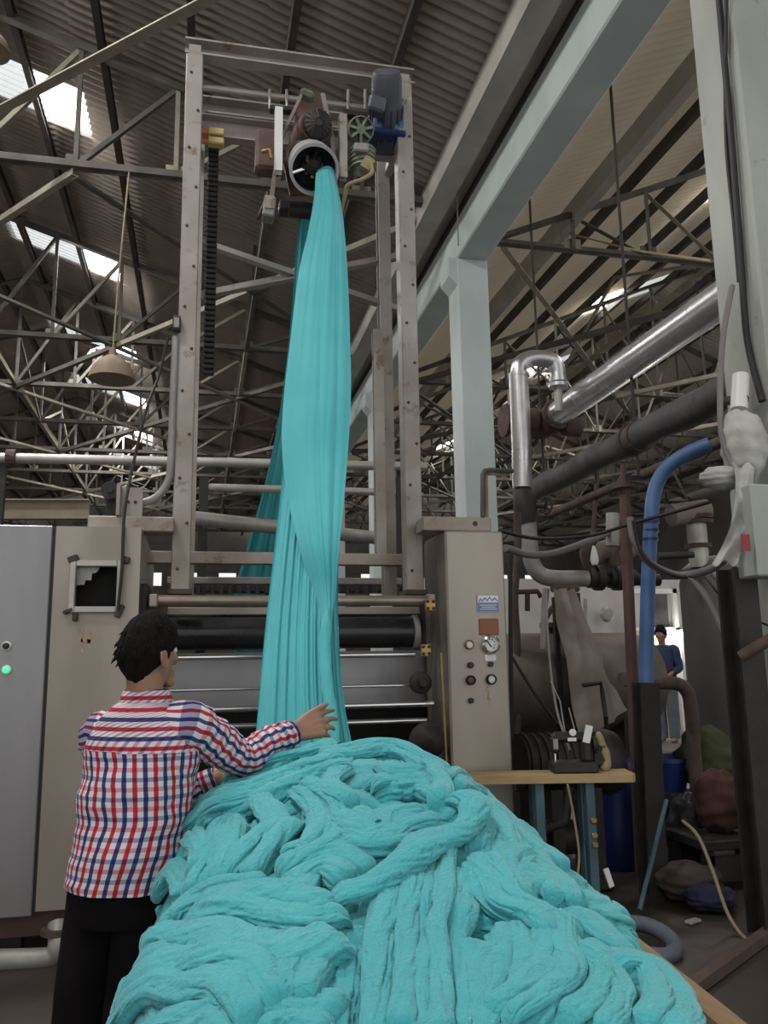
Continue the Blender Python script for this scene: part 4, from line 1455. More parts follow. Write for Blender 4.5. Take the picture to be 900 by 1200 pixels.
_P = smoothpath([at(164, 1113, 2.42), at(180, 1108, 2.43), at(205, 1095, 2.46), at(240, 1078, 2.52)], 8)
_R = [.012, .026, .034, .037] + [.038 + .003 * math.sin(i * 1.3) for i in range(len(_P) - 4)]
MB().tube(_P, _R, 20).build('cloth_roll', M_heap, fabric, smooth='all')
_P = smoothpath([at(186, 1078, 2.55), at(196, 1072, 2.56), at(222, 1066, 2.6), at(250, 1060, 2.65)], 8)
MB().tube(_P, [r * .8 for r in _R[:len(_P)]] , 18).build('cloth_roll', M_heap, fabric, smooth='all')


def drape(name, rows, nu, pleat, mat, parent, seed=0, thick=0.0, amp=None, nv=160):
    """a hung sheet. rows: (left px, right px, py, Y left, Y right); pleats run down its length"""
    R = np.array(rows, float)
    tv = np.linspace(0, 1, len(R))
    v = np.linspace(0, 1, nv)
    # smooth the rows
    P = np.array(smoothpath([tuple(r) for r in R], 12))
    tp = np.linspace(0, 1, len(P))
    C_ = np.stack([np.interp(v, tp, P[:, k]) for k in range(5)], -1)
    u = np.linspace(0, 1, nu)
    out = np.zeros((nv, nu, 3))
    for j in range(nv):
        a = at(C_[j, 0], C_[j, 2], C_[j, 3])
        b = at(C_[j, 1], C_[j, 2], C_[j, 4])
        out[j] = a[None] * (1 - u[:, None]) + b[None] * u[:, None]
    U, Vv = np.meshgrid(u, v)
    w = U + 0.03 * (fbm(U * 3, Vv * 2, seed + 1) - .5)
    ph = w * pleat
    f = np.abs(np.sin(ph * PI + 3 * vnoise(ph * 0.7, Vv * 1.5, seed + 2)))
    f2 = np.abs(np.sin(ph * PI * 2.3 + 2 * vnoise(ph * .5, Vv * 2.5, seed + 3)))
    d = (f ** 0.7) * 0.020 + f2 * 0.008
    d = d * (0.5 + 0.8 * vnoise(w * 5, Vv * 1.2, seed + 4))
    if amp is not None:
        d = d * np.interp(v, np.linspace(0, 1, len(amp)), amp)[:, None]
    bow = np.sin(U * PI) * 0.05
    out[:, :, 1] -= d + bow * (thick or 1.0)
    return np_mesh(name, out.reshape(-1, 3), grid_faces(nu, nv), mat, parent)


# pleated sheet that runs down the whole drop
drape('pleated_strand', [
    (372, 392, 200, 5.02, 5.02), (365, 400, 250, 4.95, 4.95), (350, 404, 330, 4.72, 4.70), (342, 408, 420, 4.45, 4.42),
    (336, 408, 500, 4.20, 4.16), (328, 402, 580, 3.93, 3.90), (319, 396, 660, 3.73, 3.70), (310, 396, 740, 3.50, 3.46),
    (303, 402, 820, 3.29, 3.25), (298, 411, 872, 3.16, 3.12), (296, 414, 905, 3.08, 3.04)], 150, 8, M_fabric, fabric, 3,
    amp=[.25, .4, .6, .8, .9, 1, 1, 1, 1, 1, 1])
# smooth folded-over panel in front of it, that twists to a point
drape('folded_panel', [
    (370, 391, 203, 4.97, 4.95), (366, 401, 250, 4.88, 4.84), (350, 407, 320, 4.66, 4.60), (340, 410, 400, 4.42, 4.34),
    (333, 411, 460, 4.24, 4.14), (330, 408, 520, 4.06, 3.97), (336, 403, 580, 3.88, 3.78), (350, 397, 640, 3.68, 3.60),
    (364, 393, 690, 3.58, 3.53), (374, 389, 728, 3.47, 3.44), (376, 387, 780, 3.34, 3.31), (378, 390, 840, 3.19, 3.16), (380, 392, 870, 3.11, 3.08)],
    90, 3, M_fabric, fabric, 17, thick=0.9, amp=[.3, .5, .5, .4, .35, .4, .5, .5, .4, .3, .3, .3, .3])
# twisted roll below the point
_tw = MB()
_c = smoothpath([at(381, 715, 3.46), at(379, 760, 3.36), at(381, 800, 3.25), at(386, 835, 3.17), at(389, 868, 3.09)], 10)
_V = []
_nk = 16
for i, p in enumerate(_c):
    r = 0.021 * min(1.0, 0.35 + i / 6)
    for k in range(_nk):
        a = 2 * PI * k / _nk
        rr = r * (1 + 0.16 * abs(math.sin(1.5 * a + i * 0.42)))
        _V.append((p[0] + rr * math.cos(a), p[1] - 0.055 + rr * math.sin(a), p[2]))
_tw.add(_V, [(i * _nk + k, i * _nk + (k + 1) % _nk, (i + 1) * _nk + (k + 1) % _nk, (i + 1) * _nk + k) for i in range(len(_c) - 1) for k in range(_nk)])
_tw.build('twisted_roll', M_fabric, fabric, smooth='all')
# strand that rises behind the machine to the back of the ring
drape('rear_strand', [(351, 363, 250, 5.55, 5.55), (346, 362, 300, 5.7, 5.7), (340, 360, 380, 5.95, 5.95), (328, 362, 480, 6.3, 6.3),
                      (312, 366, 560, 6.6, 6.6), (290, 372, 640, 6.9, 6.9), (274, 380, 700, 7.1, 7.1), (274, 380, 790, 7.2, 7.2)],
      80, 5, M_fabric, fabric, 29)

# ------------------------------------------------------------------ trolley under the cloth
tr = thing('cloth_trolley', 'wooden sided cloth trolley carrying the turquoise heap', 'trolley', (0.5, 2.1, 0))
LN, LF, RN, RF = Vector((-.10, 1.2, .725)), Vector((-.05, 3.02, .725)), Vector((1.045, 1.2, .725)), Vector((1.235, 3.02, .725))
for nm, a, b in (('side_rail', LN, LF), ('side_rail', RN, RF), ('end_rail', LN, RN), ('end_rail', LF, RF)):
    MB().bar(a, b, .06, .05).build(nm, M_wood, tr)
    for j in range(3):
        d = Vector((0, 0, -.105 - j * .14))
        MB().bar(a + d, b + d, .022, .132).build('board', M_wood, tr)
MB().prism([LN - Vector((0, 0, .46)), RN - Vector((0, 0, .46)), RF - Vector((0, 0, .46)), LF - Vector((0, 0, .46))], (0, 0, .03)).build('deck', M_wood, tr)
for p in (LN, LF, RN, RF):
    MB().bar((p.x, p.y, .2), (p.x, p.y, .72), .07, .07).build('corner_post', M_wood, tr)
    w = MB().lathe([(.02, -.03), (.08, -.028), (.085, -.015), (.085, .015), (.08, .028), (.02, .03)], 20, axis_matrix((p.x, p.y, .086), (1, 0, 0))).build('wheel', M_rubber, tr, smooth=True)
    MB().bar((p.x + .04, p.y, .08), (p.x + .04, p.y, .2), .05, .01).bar((p.x - .04, p.y, .08), (p.x - .04, p.y, .2), .05, .01).build('fork', M_dark, w)

# ------------------------------------------------------------------ plank table with the sewing head
za = .85
TL, TR = at_z(548, 905, za), at_z(749, 908, za)
TL, TR = np.array((1.50, 4.66, za)), np.array((2.42, 4.44, za))
tb = thing('plank_table', 'narrow pale plank table on teal legs beside the control column', 'table', ((TL[0] + TR[0]) / 2, (TL[1] + TR[1]) / 2, 0))
dv = (TR - TL) / np.linalg.norm(TR - TL)
nv_ = np.array((-dv[1], dv[0], 0))
MB().prism([TL, TR - dv * .02, TR + nv_ * .02, TR + nv_ * .24, TL + nv_ * .22], (0, 0, -.045)).build('table_top', M_plank, tb)
for s_, w in ((.42, .05), (.72, .05)):
    for d_ in (.04, .19):
        q = TL + dv * np.linalg.norm(TR - TL) * s_ + nv_ * d_
        MB().bar((q[0], q[1], 0), (q[0], q[1], za - .045), w, w).build('leg', M_teal_leg, tb)
q = TL + dv * .42 * 0.95
MB().bar(TL + dv * .40 + nv_ * .06 + np.array((0, 0, -.60)), TL + dv * .70 + nv_ * .06 + np.array((0, 0, -.60)), .04, .05).build('stretcher', M_dark, tb)
q = TL + dv * .68 + nv_ * .04
for z in (.60, .52, .47):
    MB().box((q[0] + .01, q[1] - .03, z), (.035, .02, .03), bev=.006).build('brass_clamp', M_brass, tb)
q = TL + dv * .73 + nv_ * .0 + np.array((0.03, 0, 0))
MB().box((q[0], q[1], .30), (.03, .012, .10), (0, -.3, 0)).build('paper_tag', M_white, tb)

sq = TL + dv * .62 + nv_ * .13
sm = thing('sewing_head', 'small black sewing machine head standing on the plank table', 'sewing machine', sq)
yaw_t = math.atan2(dv[1], dv[0])
Ms = Matrix.Translation(Vector(sq)) @ Matrix.Rotation(yaw_t, 4, 'Z')


def sm_box(nm, c, d, mat, bev=.01, rot=None):
    M2 = Ms @ Matrix.Translation(Vector(c))
    mb = MB()
    mb.box((0, 0, 0), d, rot, bev=bev)
    mb.v = [tuple(M2 @ Vector(v)) for v in mb.v]
    return mb.build(nm, mat, sm)


sm_box('bed', (0, 0, .03), (.26, .17, .06), M_black)
sm_box('pillar', (.08, 0, .13), (.07, .09, .16), M_black, .02)
sm_box('arm', (-.01, 0, .195), (.22, .07, .06), M_black, .02)
sm_box('needle_head', (-.10, 0, .155), (.05, .07, .10), M_black, .015)
sm_box('needle_bar', (-.10, 0, .08), (.008, .008, .07), M_chrome, 0)
sm_box('face_plate', (-.10, -.037, .16), (.03, .006, .06), M_stainless, .002)
sm_box('paper_tag', (.085, -.05, .215), (.042, .006, .10), M_white, .001, (0, .25, 0))
sm_box('paper_tag', (-.005, -.038, .185), (.05, .006, .02), M_white, .001)
MB().lathe([(.045, -.012), (.05, 0), (.045, .012), (.02, .014)], 20, Ms @ axis_matrix((.13, 0, .15), (1, 0, 0))).build('hand_wheel', M_dark, sm, smooth=True)
MB().lathe([(.020, 0), (.020, .008), (0, .009)], 16, Ms @ axis_matrix((.0, -.04, .225), (0, -1, 0))).build('tension_dial', M_white, sm, smooth=True)
MB().tube([Ms @ Vector((-.03, .03, .22)), Ms @ Vector((-.05, .03, .40)), Ms @ Vector((-.10, .03, .52))], .004, 6).build('thread_stand', M_pipe_grey, sm)
MB().tube([Ms @ Vector((.03, .03, .22)), Ms @ Vector((.0, .03, .36))], .004, 6).build('thread_pin', M_pipe_grey, sm)
sm_box('belt_guard', (.16, .05, .09), (.1, .1, .14), M_dark, .02)
q = TL + dv * .80 + nv_ * .15
o = MB().tube(smoothpath([(q[0], q[1], za), (q[0] + .02, q[1], za + .06), (q[0], q[1] + .01, za + .14), (q[0] - .02, q[1], za + .22)], 5), [.02, .028, .03, .032, .03, .028, .03, .034, .035, .032, .03, .028, .026, .024, .02, .012], 10)
o = o.build('rag_wrap', M_cable_tan, smooth='all')
tag(o, 'tan rag wrapped upright at the right end of the plank table', 'rag')
P = [at(640, 690, 5.0), at(643, 760, 4.95), at(652, 830, 4.9), at(668, 880, 4.72)]
o = MB().tube(smoothpath(P, 6), .008, 8).build('hanging_hose', M_cable_grey)
tag(o, 'thin grey hose hanging down to the sewing head', 'hose')
P = [(TL + dv * .52)[0], 0]
q = TL + dv * .55 + nv_ * .02
o = MB().tube(smoothpath([(q[0], q[1] - .03, za - .05), (q[0] + .03, q[1] - .03, .6), (q[0] + .035, q[1] - .05, .4), (q[0] - .03, q[1] - .08, .22), (q[0] - .1, q[1] - .1, .16)], 6), .007, 8).build('loose_cord', M_cable_tan)
tag(o, 'tan cord drooping below the plank table', 'cord')
o = MB().lathe([(0, 0), (.235, 0), (.25, .03), (.255, .3), (.25, .33), (.255, .6), (.245, .70), (.22, .74), (0, .74)], 28, Matrix.Translation((float(at(722, 950, 5.95)[0]), 5.95, 0)))
o = o.build('plastic_drum', M_bluedrum, smooth=True)
tag(o, 'blue plastic drum standing on the floor behind the plank table', 'drum')

# ------------------------------------------------------------------ pipework on the right
XP = 4.05


def px_tube(name, label, cat, pts, rpx, mat, n=12, steps=6, group=None, smooth=True, straight=False):
    P = [at(*p) for p in pts]
    r = rpx * mpp(P[len(P) // 2])
    o = MB().tube(P if straight or len(P) < 3 else smoothpath(P, steps), r, n).build(name, mat, smooth=smooth)
    return tag(o, label, cat, group)


a, b = at_x(845, 356, XP), at_x(655, 481, XP)
sp = thing('lagged_steam_pipe', 'bright silver lagged pipe slanting from the column to the rusty valve', 'pipe', (XP, (a[1] + b[1]) / 2, a[2]))
z = (a[2] + b[2]) / 2
R1 = 18 * mpp((XP, 7, z))
MB().tube([(XP, 4.9, z), (XP, b[1], z)], R1, 28).build('lagging', M_lagging, sp, smooth=True)
for y in (5.8, 6.9, 8.0):
    MB().tube([(XP, y, z), (XP, y + .03, z)], R1 * 1.02, 28).build('seam_band', M_lagging, sp, smooth=True)
yv = b[1]
vv = thing('rusty_stop_valve', 'rusty brown stop valve at the end of the silver lagged pipe', 'valve', (XP, yv + .35, z))
MB().tube([(XP, yv, z), (XP, yv + .05, z)], R1 * 1.25, 20).build('flange', M_rust, vv, smooth=True)
MB().tube([(XP, yv + .05, z), (XP, yv + .2, z - .02), (XP - .05, yv + .45, z - .03), (XP - .1, yv + .8, z)], [R1 * .8, R1 * 1.15, R1 * 1.15, R1 * .7], 18).build('body', M_rust, vv, smooth=True)
MB().tube([(XP - .55, yv + .25, z - .05), (XP - .2, yv + .25, z - .03)], R1 * 1.0, 18).build('side_branch', M_rust, vv, smooth=True)
MB().tube([(XP - .60, yv + .25, z - .05), (XP - .55, yv + .25, z - .05)], R1 * 1.3, 18).build('flange', M_rust, vv, smooth=True)
MB().tube([(XP + .1, yv + .1, z - .12), (XP + .3, yv + .1, z - .14)], R1 * .8, 14).build('drain_cap', M_rust, vv, smooth=True)

a, b = at_x(850, 463, XP), at_x(618, 577, XP)
z2 = (a[2] + b[2]) / 2
dp = thing('dark_lagged_pipe', 'thick sooty dark pipe slanting below the silver pipe', 'pipe', (XP, 7, z2))
R2 = 17 * mpp((XP, 7, z2))
P = [(XP, y, z2 + .012 * math.sin(y * 5)) for y in np.linspace(4.9, b[1], 16)]
MB().tube(P, [R2 * (1 + .06 * math.sin(i * 2.1)) for i in range(16)], 20).build('lagging', M_pipe_dark, dp, smooth=True)
for y in (6.9, 7.05):
    MB().tube([(XP, y, z2), (XP, y + .05, z2)], R2 * 1.12, 18).build('strap', M_rust, dp)
o = MB().tube([(XP + .05, 4.9, z2 - .36), (XP + .05, 9.5, z2 - .36)], .05, 12).build('thin_return_pipe', M_rust, smooth=True)
tag(o, 'thin rusty pipe running under the thick dark pipe', 'pipe')
for j, (y, zt3) in enumerate(((7.0, 7.78), (9.2, 7.78))):       # pipe hangers
    o = MB().tube([(XP, y, z2 - .4), (XP, y, zt3)], .016, 8).box((XP, y, z2 - .4), (.3, .06, .05)).build('pipe_hanger', M_dark)
    tag(o, ('nearer' if j == 0 else 'farther') + ' rusty hanger rod carrying the silver and dark pipes', 'hanger', 'pipe hangers')

# silver U bend with its gate valve
YU = 8.0
ub = thing('silver_bend_pipe', 'shiny silver upside-down U pipe beside the pale blue column', 'pipe', at(610, 570, YU))
kU = mpp(at(610, 500, YU))
P = [at(612, 572, YU), at(611, 520, YU), at(609, 470, YU), at(607.5, 440, YU)]
MB().tube(P, 11.5 * kU, 22).build('lagging', M_lagging, ub, smooth=True)
P = smoothpath([at(607.5, 441, YU), at(609, 428, YU), at(619, 421, YU), at(634, 420, YU), at(648, 424, YU), at(653, 434, YU), at(654, 444, YU)], 6)
MB().tube(P, 9.8 * kU, 20).build('bend', M_lagging, ub, smooth=True)
p = at(608, 440, YU)
for q, r in ((at(608, 440, YU), 12.2), (at(654, 446, YU), 10.8), (at(654, 452, YU), 12)):
    MB().lathe([(r * kU, -.02), (r * kU, .02)], 20, Matrix.Translation(Vector(q))).build('band', M_lagging, ub, smooth=True)
MB().tube([at(654, 452, YU), at(655, 482, YU)], 5 * kU, 14).build('neck', M_pipe_pale, ub, smooth=True)
gv = thing('gate_valve', 'dark gate valve with small handwheel under the silver U pipe', 'valve', at(620, 600, YU))
MB().tube([at(612, 572, YU), at(614, 582, YU), at(616, 596, YU), at(618, 614, YU)], [9 * kU, 13 * kU, 14 * kU, 10 * kU], 16).build('body', M_dark, gv, smooth=True)
MB().tube([at(618, 592, YU), at(640, 592, YU - .15)], 4 * kU, 10).build('spindle', M_dark, gv)
hc = at(640, 592, YU - .15)
rr = 9.5 * kU
C_ = [(hc[0] + rr * .5 * math.cos(a), hc[1] - rr * .5 * math.cos(a), hc[2] + rr * math.sin(a)) for a in np.linspace(0, 2 * PI, 25)]
MB().tube(C_, .012, 8, cap=False).build('handwheel', M_dark, gv, smooth=True)
for j in range(3):
    a = j * PI / 3
    MB().tube([C_[int(a / PI * 12)], C_[(int(a / PI * 12) + 12) % 24]], .008, 6).build('spoke', M_dark, gv)
o = thing('grey_elbow_pipe', 'grey elbow pipe turning level below the gate valve', 'pipe', at(650, 676, YU))
P = smoothpath([at(619, 612, YU), at(621, 640, YU), at(624, 660, YU), at(634, 674, YU), at(652, 678, YU), at(688, 678, YU)], 6)
MB().tube(P, 9.5 * kU, 18).build('tube', M_pipe_grey, o, smooth=True)
fl = thing('valve_manifold', 'row of black flanged valves right of the grey elbow pipe', 'valve', at(720, 678, YU))
for px, r in ((692, 12), (700, 15), (716, 12), (722, 15), (738, 10), (756, 12)):
    MB().tube([at(px - 3, 677, YU), at(px + 5, 677, YU)], r * kU, 16).build('flange', M_dark, fl, smooth=True)
MB().tube([at(688, 678, YU), at(772, 680, YU)], 7 * kU, 14).build('barrel', M_dark, fl, smooth=True)
for px in (690, 723):
    P = smoothpath([at(px + 6, 672, YU), at(px - 2, 660, YU), at(px - 3, 645, YU), at(px + 4, 634, YU), at(px + 8, 625, YU)], 5)
    MB().tube(P, 6 * kU, 12).build('riser', M_rust, fl, smooth=True)
p = at(697, 662, YU - .1)
MB().lathe([(0, 0), (.03, 0), (.045, .05), (.03, .14), (.012, .2), (0, .2)], 12, Matrix.Translation(Vector(p))).build('white_cap', M_white, fl, smooth=True)
px_tube('valve_rod', 'thin rusty rod standing over the black flanged valves', 'rod', ((694, 640, YU), (700, 555, YU)), 2.5, M_rust)
MB().tube([at(690, 652, 8.2), at(738, 640, 8.4)], 14 * mpp(at(715, 645, 8.3)), 18).build('lagged_branch', M_tarp, fl, smooth=True)
MB().tube([at(716, 646, 8.25), at(716, 668, 8.05)], 5 * kU, 10).build('branch_neck', M_rust, fl, smooth=True)

# verticals
rp = thing('red_oxide_standpipe', 'tall red brown standpipe left of the blue pipe', 'pipe', at(742, 870, 5.6))
MB().tube([at(732, 570, 5.6), at(735, 660, 5.6), (at(741, 870, 5.6)[0], 5.6, 0.0)], 6.5 * mpp(at(735, 700, 5.6)), 14).build('tube', M_rustred, rp, smooth=True)
MB().lathe([(.09, 0), (.09, .03)], 16, Matrix.Translation(Vector(at(731, 573, 5.6)))).build('flange', M_rust, rp)
MB().tube([at(731, 570, 5.6), at(730, 545, 5.6)], .02, 10).build('stub', M_rust, rp)
bp_ = thing('blue_pipe', 'bright blue pipe bending down from the wrapped valve to the floor', 'pipe', at(757, 880, 5.3))
P = smoothpath([at(832, 520, 5.05), at(806, 531, 5.15), at(782, 548, 5.25), at(768, 572, 5.3), at(763, 610, 5.3), at(759, 700, 5.3), at(757, 800, 5.3)], 7)
P.append(np.array((P[-1][0], 5.3, 0.0)))
MB().tube(P, 8.5 * mpp(at(760, 700, 5.3)), 18).build('tube', M_blue, bp_, smooth=True)
for px, py in ((763, 612), (763, 622), (762, 632)):
    MB().lathe([(.056, -.01), (.056, .01)], 18, Matrix.Translation(Vector(at(px, py, 5.3)))).build('tape_band', M_bluedrum, bp_, smooth=True)
px_tube('grey_valve_post', 'short grey blue fitting on the cable run left of the red standpipe', 'fitting', ((718, 640, 6.2), (718, 602, 6.2)), 8, M_pipe_grey)
o = thing('rusty_elbow', 'rusty horizontal pipe bending down in front of the distant person', 'pipe', at(770, 800, 6.2))
P = smoothpath([at(730, 796, 5.9), at(760, 800, 6.1), at(792, 801, 6.2), at(806, 812, 6.2), at(810, 835, 6.2)], 6) + [np.array((at(811, 850, 6.2)[0], 6.2, 0))]
MB().tube(P, 8 * mpp(at(770, 800, 6.1)), 14).build('tube', M_rust, o, smooth=True)
o = MB().bar((at(756, 900, 5.12)[0], 5.12, 0), (at(756, 800, 5.12)[0], 5.12, at(756, 800, 5.12)[2]), .13, .13, prof='I').build('support_stanchion', M_dark)
tag(o, 'dark steel stanchion standing before the foot of the blue pipe', 'post')
for (pts, r, lb) in ((((606, 600, 6.5), (607, 650, 6.5), (603, 700, 6.5), (606, 760, 6.5), (606, 860, 6.5)), 4.5, 'dark pipe running down close behind the control column'),
                     (((598, 650, 6.0), (598, 720, 6.0), (599, 800, 6.0), (601, 1050, 6)), 2.5, 'thin dark tube against the control column edge')):
    px_tube('dropper_pipe', lb, 'pipe', pts, r, M_rust if r > 3 else M_cable)
m = MB()
for (pts) in (((598, 694, 6.6), (630, 693, 6.6), (634, 700, 6.6)), ((618, 716, 6.6), (618, 694, 6.6))):
    m.tube([at(*p) for p in pts], .022, 10)
tag(m.build('red_branch_pipe', M_rustred, smooth=True), 'small red pipe branch above the stained tank', 'pipe')
px_tube('tank_riser', 'pale riser tube standing in front of the stained tank', 'pipe', ((637, 760, 6.4), (638, 715, 6.4), (640, 690, 6.4)), 4, M_pipe_grey)

# hoses and cables across the right
px_tube('sagging_hose', 'thick grey hose sagging from the control column to the grey fitting', 'hose', ((592, 642, 5.3), (620, 650, 5.5), (650, 648, 5.7), (690, 634, 6.0), (716, 622, 6.2)), 4.2, M_cable_grey, steps=8)
px_tube('sagging_cable', 'thin black cable sagging above the thick grey hose', 'cable', ((585, 622, 5.2), (630, 631, 5.4), (690, 628, 5.6), (745, 612, 5.2), (790, 600, 5.0), (832, 588, 4.7)), 2.2, M_cable, steps=8)
px_tube('bundle_hose', 'bundle of dark hoses looping under the wrapped valve past the blue pipe', 'hose', ((738, 606, 5.0), (744, 635, 5.0), (762, 660, 5.0), (795, 674, 4.9), (830, 668, 4.6), (850, 655, 4.45)), 4.5, M_cable_grey, steps=8)
px_tube('bundle_hose', 'dark cable following the hose bundle past the blue pipe', 'cable', ((742, 610, 4.95), (752, 648, 4.95), (775, 668, 4.9), (805, 676, 4.8), (838, 666, 4.55)), 2.2, M_cable, steps=8)
px_tube('drop_hose', 'grey hose hanging down the dark vessel from the hose bundle', 'hose', ((806, 672, 4.8), (828, 700, 4.7), (846, 735, 4.6), (858, 760, 4.5)), 4.2, M_cable_grey, steps=8)
px_tube('angled_pipe', 'pale pipe slanting down right behind the steel stanchion', 'pipe', ((838, 672, 4.9), (900, 735, 4.6)), 6, M_pipe_grey)
px_tube('drooping_wire', 'thin wire drooping across the dark vessel at the right edge', 'wire', ((826, 676, 4.8), (850, 705, 4.6), (875, 722, 4.4), (905, 735, 4.2)), 1.2, M_cable, steps=8)
px_tube('drooping_wire', 'thin pale wire strung across the pale roof sheets on the right', 'wire', ((668, 274, 10.28), (740, 292, 8.2), (834, 306, 4.82)), 1.2, M_cable_tan, steps=8)
px_tube('hanging_wire', 'fine wire hanging down in front of the girder end to the column', 'wire', ((528, -40, 8.4), (534, 150, 9.3), (537, 288, 10.15)), .8, M_cable_tan, steps=8)

# column face: cables, wrapped valve, enclosure
XF = 3.36
P = [at_x(840, -30, XF), at_x(848, 60, XF), at_x(857, 160, XF), at_x(864, 250, XF), at_x(870, 330, XF), at_x(876, 400, XF), at_x(893, 470, XF)]
o = MB().tube(smoothpath(P, 6), .022, 10).build('column_cable', M_cable, smooth=True)
tag(o, 'thick black cable running down the face of the near column', 'cable')
P = [at_x(852, -30, XF), at_x(850, 100, XF), at_x(852, 180, XF), at_x(860, 260, XF), at_x(866, 330, XF)]
o = MB().tube(smoothpath(P, 6), .013, 8).build('column_cable', M_cable, smooth=True)
tag(o, 'thinner black cable crossing the thick one on the near column', 'cable')
P = [at(858, 335, 4.35), at(848, 390, 4.3), at(844, 450, 4.3), at(846, 510, 4.25), at(860, 550, 4.2), at(868, 562, 4.2)]
o = MB().tube(smoothpath(P, 6), .018, 10).build('column_hose', M_cable_grey, smooth=True)
tag(o, 'grey hose curving down from the near column to the wrapped valve', 'hose')
pw_ = at(872, 520, 4.2)
kw = mpp(pw_)
wv = thing('wrapped_valve', 'valve bundled in dirty white sheeting beside the near column', 'valve', pw_)


def lump(name, c, d, mat, parent, seed, amp=.16, nu=40, nv=28):
    u, v = np.meshgrid(np.linspace(0, 2 * PI, nu, endpoint=False), np.linspace(0.02, PI - .02, nv))
    x, y, z = np.sin(v) * np.cos(u), np.sin(v) * np.sin(u), np.cos(v)
    n = 1 + amp * 2 * (fbm(x * 2.2 + 5 + z * 1.7, y * 2.2 + seed + z, seed, 4) - .5) - amp * .5 * np.abs(np.sin(7 * z + 3 * fbm(x * 2, y * 2, seed + 5)))
    V = np.stack([c[0] + x * d[0] * n, c[1] + y * d[1] * n, c[2] + z * d[2] * n], -1).reshape(-1, 3)
    return np_mesh(name, V, grid_faces(nu, nv, wrap=True), mat, parent)


lump('wrapping', at(872, 522, 4.22), (26 * kw, .15, 46 * kw), M_plastic_wrap, wv, 3)
lump('wrapping', at(850, 560, 4.25), (34 * kw, .10, 15 * kw), M_plastic_wrap, wv, 8)
MB().tube([at(868, 440, 4.3), at(866, 480, 4.28)], 10 * kw, 14).build('neck', M_white, wv, smooth=True)
MB().tube([at(848, 470, 4.6), at(872, 468, 4.25)], 6 * kw, 10).build('inlet', M_rust, wv, smooth=True)
st = MB()
rows = []
for (x0, x1, y, Yd) in ((858, 884, 545, 4.12), (862, 882, 570, 4.1), (858, 879, 605, 4.1), (848, 872, 635, 4.12), (835, 864, 660, 4.14)):
    rows.append([at(x0 + (x1 - x0) * t, y + (4 * math.sin(t * 9 + y)), Yd + .02 * math.sin(t * 7 + y * .1)) for t in np.linspace(0, 1, 10)])
G = np.array(smoothpath([np.array(r).ravel() for r in rows], 8)).reshape(-1, 10, 3)
B2 = G + np.array((0.004, .012, 0))
V = np.concatenate([G.reshape(-1, 3), B2.reshape(-1, 3)])
F1 = grid_faces(10, len(G))
st.add(V.tolist(), [tuple(f) for f in F1] + [tuple(f[::-1] + len(G) * 10) for f in F1])
st.build('loose_strip', M_plastic_wrap, wv, smooth='all')
en = thing('switch_enclosure', 'pale grey enclosure with a red label low on the near column', 'box', at(895, 680, 4.1))
e0, e1 = at(871, 678, 4.16), at(940, 575, 4.16)
wbox(e0[0], e1[0], 4.02, 4.22, e0[2], e1[2], .01).build('box', M_paleblue_worn, en)
p = at(874, 636, 4.015)
MB().box(p, (11 * mpp(p), .006, 20 * mpp(p))).build('red_label', material('red_label', (.30, .04, .05), (.25, .03, .04), .5), en)
st_ = MB().bar((3.06, 4.28, 0), (3.06, 4.28, 2.0), .15, .17, prof='I').build('steel_stanchion', M_dark)
tag(st_, 'heavy dark steel stanchion standing at the right edge', 'post')
px_tube('stanchion_stub_pipe', 'rusty stub pipe poking in at the right edge', 'pipe', ((868, 770, 4.15), (884, 760, 4.1), (905, 748, 4.05)), 7, M_rust)

# vessels
Yv = 7.4
vs = thing('dye_vessel', 'tall dark grey dye vessel right of the distant person', 'vessel', (at(845, 760, Yv)[0], Yv, 0))
xc = at(848, 760, Yv)[0]
zv = at(830, 655, Yv)[2]
rv = .37
MB().lathe([(rv * .96, .5), (rv, .55), (rv, zv - .25), (rv * .93, zv - .1), (rv * .6, zv), (0.0, zv + .04)], 40, Matrix.Translation((xc, Yv, 0))).build('shell', M_vessel, vs, smooth=True)
MB().lathe([(rv * .5, .5), (0.25, .2), (0, .2)], 24, Matrix.Translation((xc, Yv, 0))).build('bottom_cone', M_vessel, vs, smooth=True)
for a in (0.5, 2.2, 4, 5.5):
    MB().bar((xc + rv * .9 * math.cos(a), Yv + rv * .9 * math.sin(a), 0), (xc + rv * .9 * math.cos(a), Yv + rv * .9 * math.sin(a), .7), .09, .09).build('leg', M_dark, vs)
kv = mpp((xc, Yv, zv))
p = at(818, 640, Yv - .1)
MB().tube([(p[0], p[1], zv - .1), (p[0], p[1], at(818, 612, Yv - .1)[2])], 11 * kv, 18).build('nozzle', M_pipe_pale, vs, smooth=True)
MB().tube([at(786, 604, Yv - .1), at(828, 598, Yv - .1)], 13 * kv, 16).build('top_elbow', M_tarp, vs, smooth=True)
for py, r in ((640, 15), (612, 17), (606, 16)):
    q = at(818, py, Yv - .1)
    MB().lathe([(r * kv, -.02), (r * kv, .02)], 18, Matrix.Translation(Vector(q))).build('flange', M_rust, vs, smooth=True)
MB().tube([at(770, 652, Yv - .2), at(812, 650, Yv - .2)], 4 * kv, 10).build('lever', M_dark, vs)
Yt = 6.9
xt = at(645, 790, Yt)[0]
tk = thing('stained_tank', 'stained brown horizontal tank behind the control column', 'tank', (xt, Yt, 0))
zc = at(645, 800, Yt)[2]
rt = at(645, 742, Yt)[2] - zc
MB().lathe([(0, -.95), (rt * .6, -.92), (rt * .92, -.82), (rt, -.7), (rt, .7), (rt * .92, .82), (rt * .6, .92), (0, .95)], 36, axis_matrix((xt + .1, Yt, zc), (1, .12, 0))).build('shell', M_tank, tk, smooth=True)
